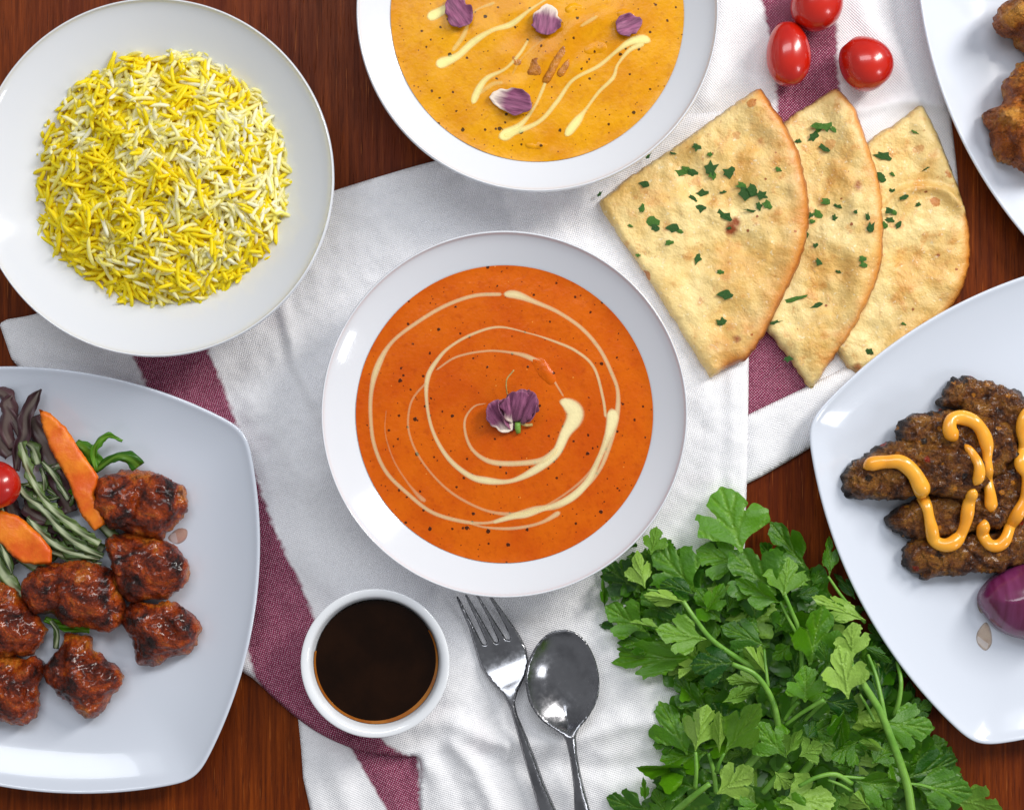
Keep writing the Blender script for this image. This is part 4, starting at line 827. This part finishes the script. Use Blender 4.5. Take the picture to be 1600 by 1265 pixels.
def fz(v):
    s = (v-ax0)@axd; xs = [-20, 0, 50, 85, 112, 135, 165, 200, 260, 340, 480]; zs_ = [.0150, .0140, .0092, .0076, .0082, .0112, .0160, .0178, .016, .0135, .012]
    return np.interp(s, xs, zs_)
def smooth_interp(f):
    return lambda v: (f(v)+f(v+axd*6)+f(v-axd*6)+f(v+axd*12)+f(v-axd*12))/5
fzs = smooth_interp(fz)
fk_out = linear_line(FK, 3.2)
def ftop(v, d):
    s = (v-ax0)@axd; hb = np.clip((s-150)/60, 0, 1); return fzs(v)+.0008*np.sqrt(np.clip(d/2.2, 0, 1))+.0022*hb*np.sqrt(np.clip(d/11, 0, 1))
fork = solid('fork', fk_out, 2.6, ftop, lambda v, d: fzs(v)-.0011*np.sqrt(np.clip(d/2.2, 0, 1)), M_METAL, None, zref=.013, origin=P(790, 1100, .012))
tag(fork, 'stainless steel fork lying on the towel left of the spoon', 'fork')
SP = [cr(*p) for p in [(620, 289), (665, 293), (708, 314), (748, 354), (782, 414), (807, 482), (820, 562), (815, 640), (795, 700), (752, 770), (712, 818), (694, 858), (697, 920), (703, 980), (722, 1080), (746, 1180), (768, 1265), (800, 1420), (760, 1460), (700, 1440), (685, 1265), (680, 1150), (668, 1050), (652, 950), (628, 870), (580, 830), (500, 772), (445, 690), (424, 615), (418, 548), (430, 474), (458, 408), (500, 346), (556, 302)]]
bc = np.array(cr(620, 560))
def sp_z(v):
    y = v[:, 1]; return np.interp(y, [980, 1060, 1120, 1150, 1175, 1230, 1320], [.0195, .0195, .0200, .0215, .0205, .016, .0135])
def stop(v, d):
    q = np.clip(1-(v[:, 1]-1128)/26, 0, 1); q = q*q*(3-2*q); dd = np.clip(d-2, 0, None); cup_ = -.0095*(1-np.clip(1-dd/56, 0, 1)**2.0)*q
    hb = 1-q; return sp_z(v)+.0004*np.sqrt(np.clip(d/1.5, 0, 1))+cup_+hb*.0022*np.sqrt(np.clip(d/10, 0, 1))
spoon = solid('spoon', smooth_line(SP, 3, True), 2.4, stop, lambda v, d: stop(v, d)-.0012*np.sqrt(np.clip(d/2, 0, 1))-.0016*np.clip((v[:, 1]-1128)/26, 0, 1)*np.clip(d/8, 0, 1), M_METAL, None, zref=.018, origin=P(890, 1100, .014))
tag(spoon, 'stainless steel spoon lying on the towel between fork and parsley', 'spoon')
for oo in (fork, spoon):
    for v in oo.data.vertices: v.co.z -= .0015

# ------------------------------------------------ parsley
HALF = [(.02, 0), (.05, .10), (.13, .19), (.25, .25), (.37, .28), (.44, .33), (.52, .36), (.52, .43), (.58, .48), (.54, .54), (.55, .61), (.48, .63), (.44, .70), (.37, .68), (.30, .65), (.21, .58),
        (.22, .65), (.28, .69), (.27, .75), (.31, .80), (.26, .84), (.25, .90), (.18, .91), (.14, .97), (.08, .97), (.04, 1.02)]
def leaf_mesh(seed, sp=.038):
    r = random.Random(seed); R1_ = [(x*r.uniform(.86, 1.12), y+r.uniform(-.02, .02)) for x, y in HALF]; L1_ = [(-x*r.uniform(.86, 1.12), y+r.uniform(-.02, .02)) for x, y in HALF]
    sh = r.uniform(-.12, .12); out = R1_+[(0, 1.04)]+L1_[::-1]; out = [(x+sh*y*y, y) for x, y in out]
    out = linear_line(out, sp*.92); out = (out+.25*(np.roll(out, 1, 0)+np.roll(out, -1, 0)-2*out))
    v, f = fill(out, sp); x, y = v.T; f = [t[::-1] for t in fix_up(v, f)]
    vn = np.zeros(len(v)); 
    segs = [((0, 0), (sh, 1.0)), ((0, .08), (.52, .34)), ((0, .08), (-.52, .34)), ((0, .3), (.26+sh*.5, .7)), ((0, .3), (-.26+sh*.5, .7)), ((.02, .06), (.38, .12)), ((-.02, .06), (-.38, .12)), ((.25, .2), (.5, .46)), ((-.25, .2), (-.5, .46)),
            ((sh*.3, .55), (.16+sh, .86)), ((sh*.3, .55), (-.16+sh, .86))]
    for i, (a, b) in enumerate(segs):
        vn = np.maximum(vn, (1 if i == 0 else .75)*np.exp(-(dist_seg(v, [a, b], closed=False)/.018)**2))
    bend = r.uniform(-.1, .45); cup = r.uniform(-.7, 1.1); twist = r.uniform(-.4, .4); p = r.uniform(0, 6)
    z = -bend*y*y+cup*x*x+twist*x*y+.04*np.sin(6*x+p)*np.sin(5*y+p)+.02*np.sin(14*y+p+4*x)*np.abs(x)*2-.022*vn
    if seed % 3 == 0: z = z+r.uniform(.3, .8)*np.abs(x)      # folded along the midrib
    me = bpy.data.meshes.new('parsley_leaf'); me.from_pydata(np.stack([x, y, z], 1).tolist(), [], f); me.materials.append(M_LEAF); me.polygons.foreach_set('use_smooth', [True]*len(f))
    at = me.attributes.new('vein', 'FLOAT', 'POINT'); at.data.foreach_set('value', vn.astype(np.float32)); return me
LM = [leaf_mesh(i) for i in range(18)]
bunch = thing('parsley_bunch', 'fresh bunch of flat leaf parsley lying beside the kebab plate', 'parsley', P(1230, 1100, 0))
def pc(x, y): return (920+x/2.409, 740+y/2.409)
def add_leaf(b, t, w, z, under, parent=bunch, mi=None, dzt=None, roll=None):
    under_plate = inside([b, t, ((b[0]+t[0])/2, (b[1]+t[1])/2)], PLATE_PX['x']).any(); z = min(z, 7) if under_plate else z; dzt = -2 if under_plate else dzt
    o = bpy.data.objects.new('leaf', LM[mi if mi is not None else random.randrange(18)]); z = z*mm; d = random.uniform(-.004, .005) if dzt is None else dzt*mm
    orient(o, P(*b, z), P(*t, max(.004, z+d)), w*random.uniform(.92, 1.08), parent=parent, roll=random.uniform(-.35, .35) if roll is None else roll, flip=under); return o
# base, tip (close-up coordinates), width, height mm, underside?
LV = [((575, 300), (520, 60), 1.0, 24, 0), ((575, 345), (410, 285), 1.0, 18, 0), ((705, 455), (560, 285), 1.0, 28, 0), ((735, 465), (742, 315), 1.15, 32, 1), ((722, 485), (560, 418), .55, 31, 0), ((815, 355), (680, 195), .65, 18, 0), ((905, 385), (905, 238), .5, 18, 0), ((715, 345), (645, 262), .9, 12, 0),
      ((1005, 475), (940, 365), .45, 14, 0), ((1048, 552), (842, 462), .42, 22, 1), ((235, 305), (256, 200), .9, 18, 1), ((212, 430), (165, 300), .7, 22, 1), ((195, 445), (45, 350), .95, 14, 0), ((405, 445), (250, 288), .95, 22, 0), ((398, 452), (272, 392), .7, 24, 0), ((60, 505), (55, 400), .25, 10, 0),
      ((215, 592), (60, 505), .85, 16, 0), ((115, 582), (10, 550), .3, 10, 0), ((445, 622), (252, 602), .75, 32, 1), ((275, 582), (155, 548), .3, 26, 1), ((365, 482), (205, 450), .45, 29, 1), ((262, 645), (118, 618), .7, 12, 0), ((410, 688), (75, 716), .4, 20, 0), ((425, 702), (338, 768), .6, 24, 1),
      ((552, 712), (405, 695), 1.0, 34, 0), ((662, 645), (508, 562), .7, 30, 0), ((668, 752), (590, 650), .7, 32, 1), ((662, 792), (520, 760), .5, 30, 1), ((500, 862), (632, 802), .42, 30, 1), ((400, 1045), (430, 872), .75, 32, 1), ((510, 1052), (650, 850), .6, 28, 1), ((492, 1052), (490, 885), .4, 30, 1),
      ((372, 1062), (310, 875), .75, 20, 0), ((335, 1005), (255, 1008), .9, 14, 0), ((425, 882), (318, 775), .8, 18, 0), ((395, 1112), (183, 1108), .45, 20, 0), ((402, 1182), (240, 1150), .8, 24, 0), ((480, 1205), (622, 1118), .95, 32, 1), ((225, 1262), (72, 1248), .9, 18, 0), ((212, 1232), (205, 1150), .4, 20, 0),
      ((745, 1066), (635, 930), .9, 34, 0), ((742, 1062), (790, 950), .6, 38, 1), ((815, 862), (810, 735), 1.25, 36, 0), ((830, 725), (872, 505), .85, 30, 0), ((900, 722), (880, 630), .7, 38, 0), ((978, 848), (945, 648), .85, 42, 1), ((992, 702), (985, 553), .9, 38, 1), ((1030, 642), (1136, 712), .35, 24, 0),
      ((1105, 935), (1298, 972), .85, 24, 0), ((1198, 1142), (1398, 1088), .75, 24, 0), ((1212, 1166), (1452, 1202), .6, 30, 0), ((1380, 1232), (1542, 1242), .95, 16, 1), ((1002, 1152), (1168, 1182), 1.0, 36, 0), ((720, 1235), (922, 1205), .95, 34, 1), ((1062, 1092), (1152, 1012), .9, 26, 0),
      ((1012, 1002), (910, 1062), .8, 28, 0), ((962, 882), (930, 1032), .5, 32, 0), ((1122, 1042), (1020, 1000), .4, 32, 1), ((792, 1062), (872, 1018), 1.1, 38, 1), ((1002, 932), (945, 862), .9, 26, 0), ((1180, 902), (1232, 790), .9, 14, 0), ((1202, 905), (1290, 862), .9, 12, 0), ((1092, 882), (1112, 738), .9, 18, 0),
      ((880, 850), (1010, 880), .8, 30, 0), ((1060, 1262), (1000, 1200), 1.1, 38, 1), ((640, 1240), (560, 1290), 1.1, 36, 0), ((840, 1290), (700, 1240), .9, 36, 0), ((1140, 1290), (1080, 1230), 1., 34, 0), ((930, 1290), (870, 1220), 1., 30, 0), ((300, 1300), (250, 1200), .8, 14, 0), ((1290, 1300), (1350, 1230), .9, 22, 0), ((570, 640), (620, 540), .8, 24, 0),
      ((500, 560), (400, 440), .8, 20, 0), ((440, 520), (500, 420), .8, 22, 0), ((520, 520), (560, 420), .8, 20, 0), ((620, 560), (640, 440), .9, 22, 0), ((350, 560), (290, 480), .9, 20, 0), ((700, 600), (760, 500), .8, 20, 0), ((760, 640), (700, 700), .9, 20, 0), ((1080, 760), (1020, 700), .9, 20, 0), ((900, 520), (960, 500), .8, 18, 0),
      ((1120, 640), (1060, 560), .7, 12, 0), ((840, 420), (880, 360), .9, 12, 0), ((780, 460), (860, 440), .9, 18, 0), ((920, 1100), (1010, 1090), .8, 30, 0), ((700, 1120), (760, 1180), .9, 28, 1), ((560, 960), (600, 880), .9, 24, 0), ((820, 1000), (860, 930), .8, 34, 0)]
for i, (b, t, w, z, u) in enumerate(LV): add_leaf(pc(*b), pc(*t), w*.95, z, bool(u))
BP = np.array([(955, 880), (990, 845), (1040, 850), (1090, 870), (1110, 830), (1200, 870), (1290, 880), (1330, 950), (1390, 1030), (1440, 1070), (1445, 1130), (1470, 1170), (1500, 1215), (1530, 1290), (960, 1290), (1010, 1220), (1035, 1170), (1050, 1080), (1000, 1020), (960, 970)])
k = 0
while k < 185:
    p = RNG.uniform([950, 840], [1530, 1290]); 
    if not inside([p], BP)[0]: continue
    dd = float(dist_seg([p], BP)[0]); k += 1; lay = k/185.; zmax = 5+min(dd, 90)/90*12
    a = math.atan2(p[1]-1150, p[0]-1230)+random.gauss(0, .7); L = random.uniform(48, 82); tp = p+np.array([math.cos(a), math.sin(a)])*L
    if dd < L*.7: L *= .6; tp = p+np.array([math.cos(a), math.sin(a)])*L*.5
    add_leaf(tuple(p), tuple(tp), random.uniform(.6, 1.), 4+(zmax-4)*random.random()*(.4+.6*lay), random.random() < .16)
VV = []; FF = []; VA = []; base = 0                              # shaded leaves deep inside the bunch
LOW = [leaf_mesh(i+40, .075) for i in range(5)]
LV_ = [(np.array([v.co[:] for v in m.vertices]), [tuple(p.vertices) for p in m.polygons], np.array([a.value for a in m.attributes['vein'].data])) for m in LOW]
k = 0
while k < 240:
    p = RNG.uniform([950, 840], [1530, 1290])
    if not inside([p], BP)[0] or dist_seg([p], BP)[0] < 22: continue
    k += 1; V, F, A_ = random.choice(LV_); a = random.uniform(0, 6.28); L = random.uniform(50, 75)*S; ca, sa = math.cos(a), math.sin(a)
    zz_ = random.uniform(3, 6 if inside([p], PLATE_PX['x'])[0] else 11)*mm; c = P(p[0], p[1], .01); tl = random.uniform(-.3, .3)
    x, y, z = (V*L).T; y = y-L*.5; X = x*ca-y*sa+c.x; Y_ = x*sa+y*ca+c.y; VV.append(np.stack([X, Y_, np.maximum(.0015, z*.5+zz_+x*tl)], 1)); VA.append(A_); FF += [tuple(base+i for i in f) for f in F]; base += len(V)
tag(mk('inner_leaves', np.concatenate(VV), FF, M_LEAF, bunch, attrs={'vein': np.concatenate(VA)}), kind='stuff')
def stem(pts, r, parent=bunch, zmul=1.):
    q = smooth_line([pc(x, y)+(z,) for x, y, z in pts], 5); n = len(q); path = [P(a, b, c*mm) for a, b, c in q]; rad = [r*S*(.72+.28*i/max(1, n-1)) for i in range(n)]
    seg = 14; V, F = tube(path, rad, seg)
    for i in range(n):                                            # lengthwise ridges
        for j in range(0, seg, 2): V[i*seg+j] = path[i]+(V[i*seg+j]-path[i])*.86
    mk('stem', V, F, M_STEM, parent)
for pts, r in (([(738, 455, 33), (765, 520, 33), (790, 590, 30), (800, 735, 24), (760, 900, 18)], 5), ([(720, 480, 30), (760, 560, 31), (788, 610, 30)], 3.5), ([(355, 478, 29), (400, 545, 31), (460, 620, 30), (540, 680, 28), (640, 740, 24)], 6), ([(540, 715, 36), (620, 750, 36), (670, 810, 35), (700, 880, 32), (715, 960, 26)], 6.5),
        ([(985, 715, 40), (1040, 800, 41), (1095, 890, 41), (1140, 1000, 42), (1180, 1110, 42), (1205, 1200, 41), (1218, 1320, 38)], 8.5), ([(1050, 680, 26), (1078, 750, 32), (1100, 840, 37), (1115, 920, 40)], 4.5), ([(1160, 705, 14), (1175, 780, 20), (1168, 850, 20), (1150, 910, 16)], 5),
        ([(402, 1045, 33), (405, 1110, 34), (400, 1185, 30)], 4.5), ([(455, 1165, 40), (390, 1215, 36), (320, 1275, 28)], 7), ([(740, 945, 26), (800, 900, 31), (885, 848, 38)], 4.5), ([(735, 930, 24), (760, 890, 26), (790, 855, 30)], 5), ([(810, 930, 22), (860, 880, 26), (890, 850, 30)], 5), ([(790, 1175, 40), (860, 1140, 42), (930, 1130, 41), (990, 1165, 37)], 5),
        ([(900, 1135, 40), (980, 1140, 38), (1060, 1148, 35)], 3.5), ([(900, 1150, 39), (950, 1170, 38), (990, 1195, 36)], 3.5), ([(1205, 1165, 38), (1250, 1170, 35), (1300, 1185, 32)], 3.5), ([(510, 1050, 31), (490, 1090, 30), (480, 1120, 26)], 4), ([(570, 1130, 18), (610, 1085, 20), (655, 1030, 22)], 9), ([(655, 1200, 18), (700, 1150, 20), (750, 1095, 24)], 8),
        ([(450, 1050, 20), (470, 1120, 20), (480, 1200, 18)], 5), ([(880, 1000, 20), (840, 1080, 18), (760, 1180, 14)], 8), ([(660, 660, 26), (668, 740, 30), (675, 800, 32)], 3.5), ([(900, 385, 16), (960, 470, 16), (1040, 560, 14)], 3.5), ([(1020, 830, 34), (1050, 880, 33), (1075, 930, 30)], 3.2), ([(220, 435, 22), (300, 450, 24), (370, 500, 24)], 3)):
    stem(pts, r*.82)
# a few crumbs of spice on the cloth
Vq = []; Fq = []
for i in range(16):
    x, y = (966+random.gauss(0, 6), 1122+random.gauss(0, 3)) if i % 2 else (990+random.gauss(0, 7), 1130+random.gauss(0, 3)); p = P(x, y, .006); b = len(Vq); r = random.uniform(.0004, .0008)
    Vq += [p+Vector(v)*r for v in ((1, 0, 0), (-.5, .8, 0), (-.5, -.8, 0), (0, 0, .9))]; Fq += [(b, b+1, b+3), (b+1, b+2, b+3), (b+2, b, b+3), (b+2, b+1, b)]
tag(mk('spice_crumbs', Vq, Fq, M_CARROT), 'few yellow spice crumbs on the towel right of the spoon', 'crumbs', kind='stuff')
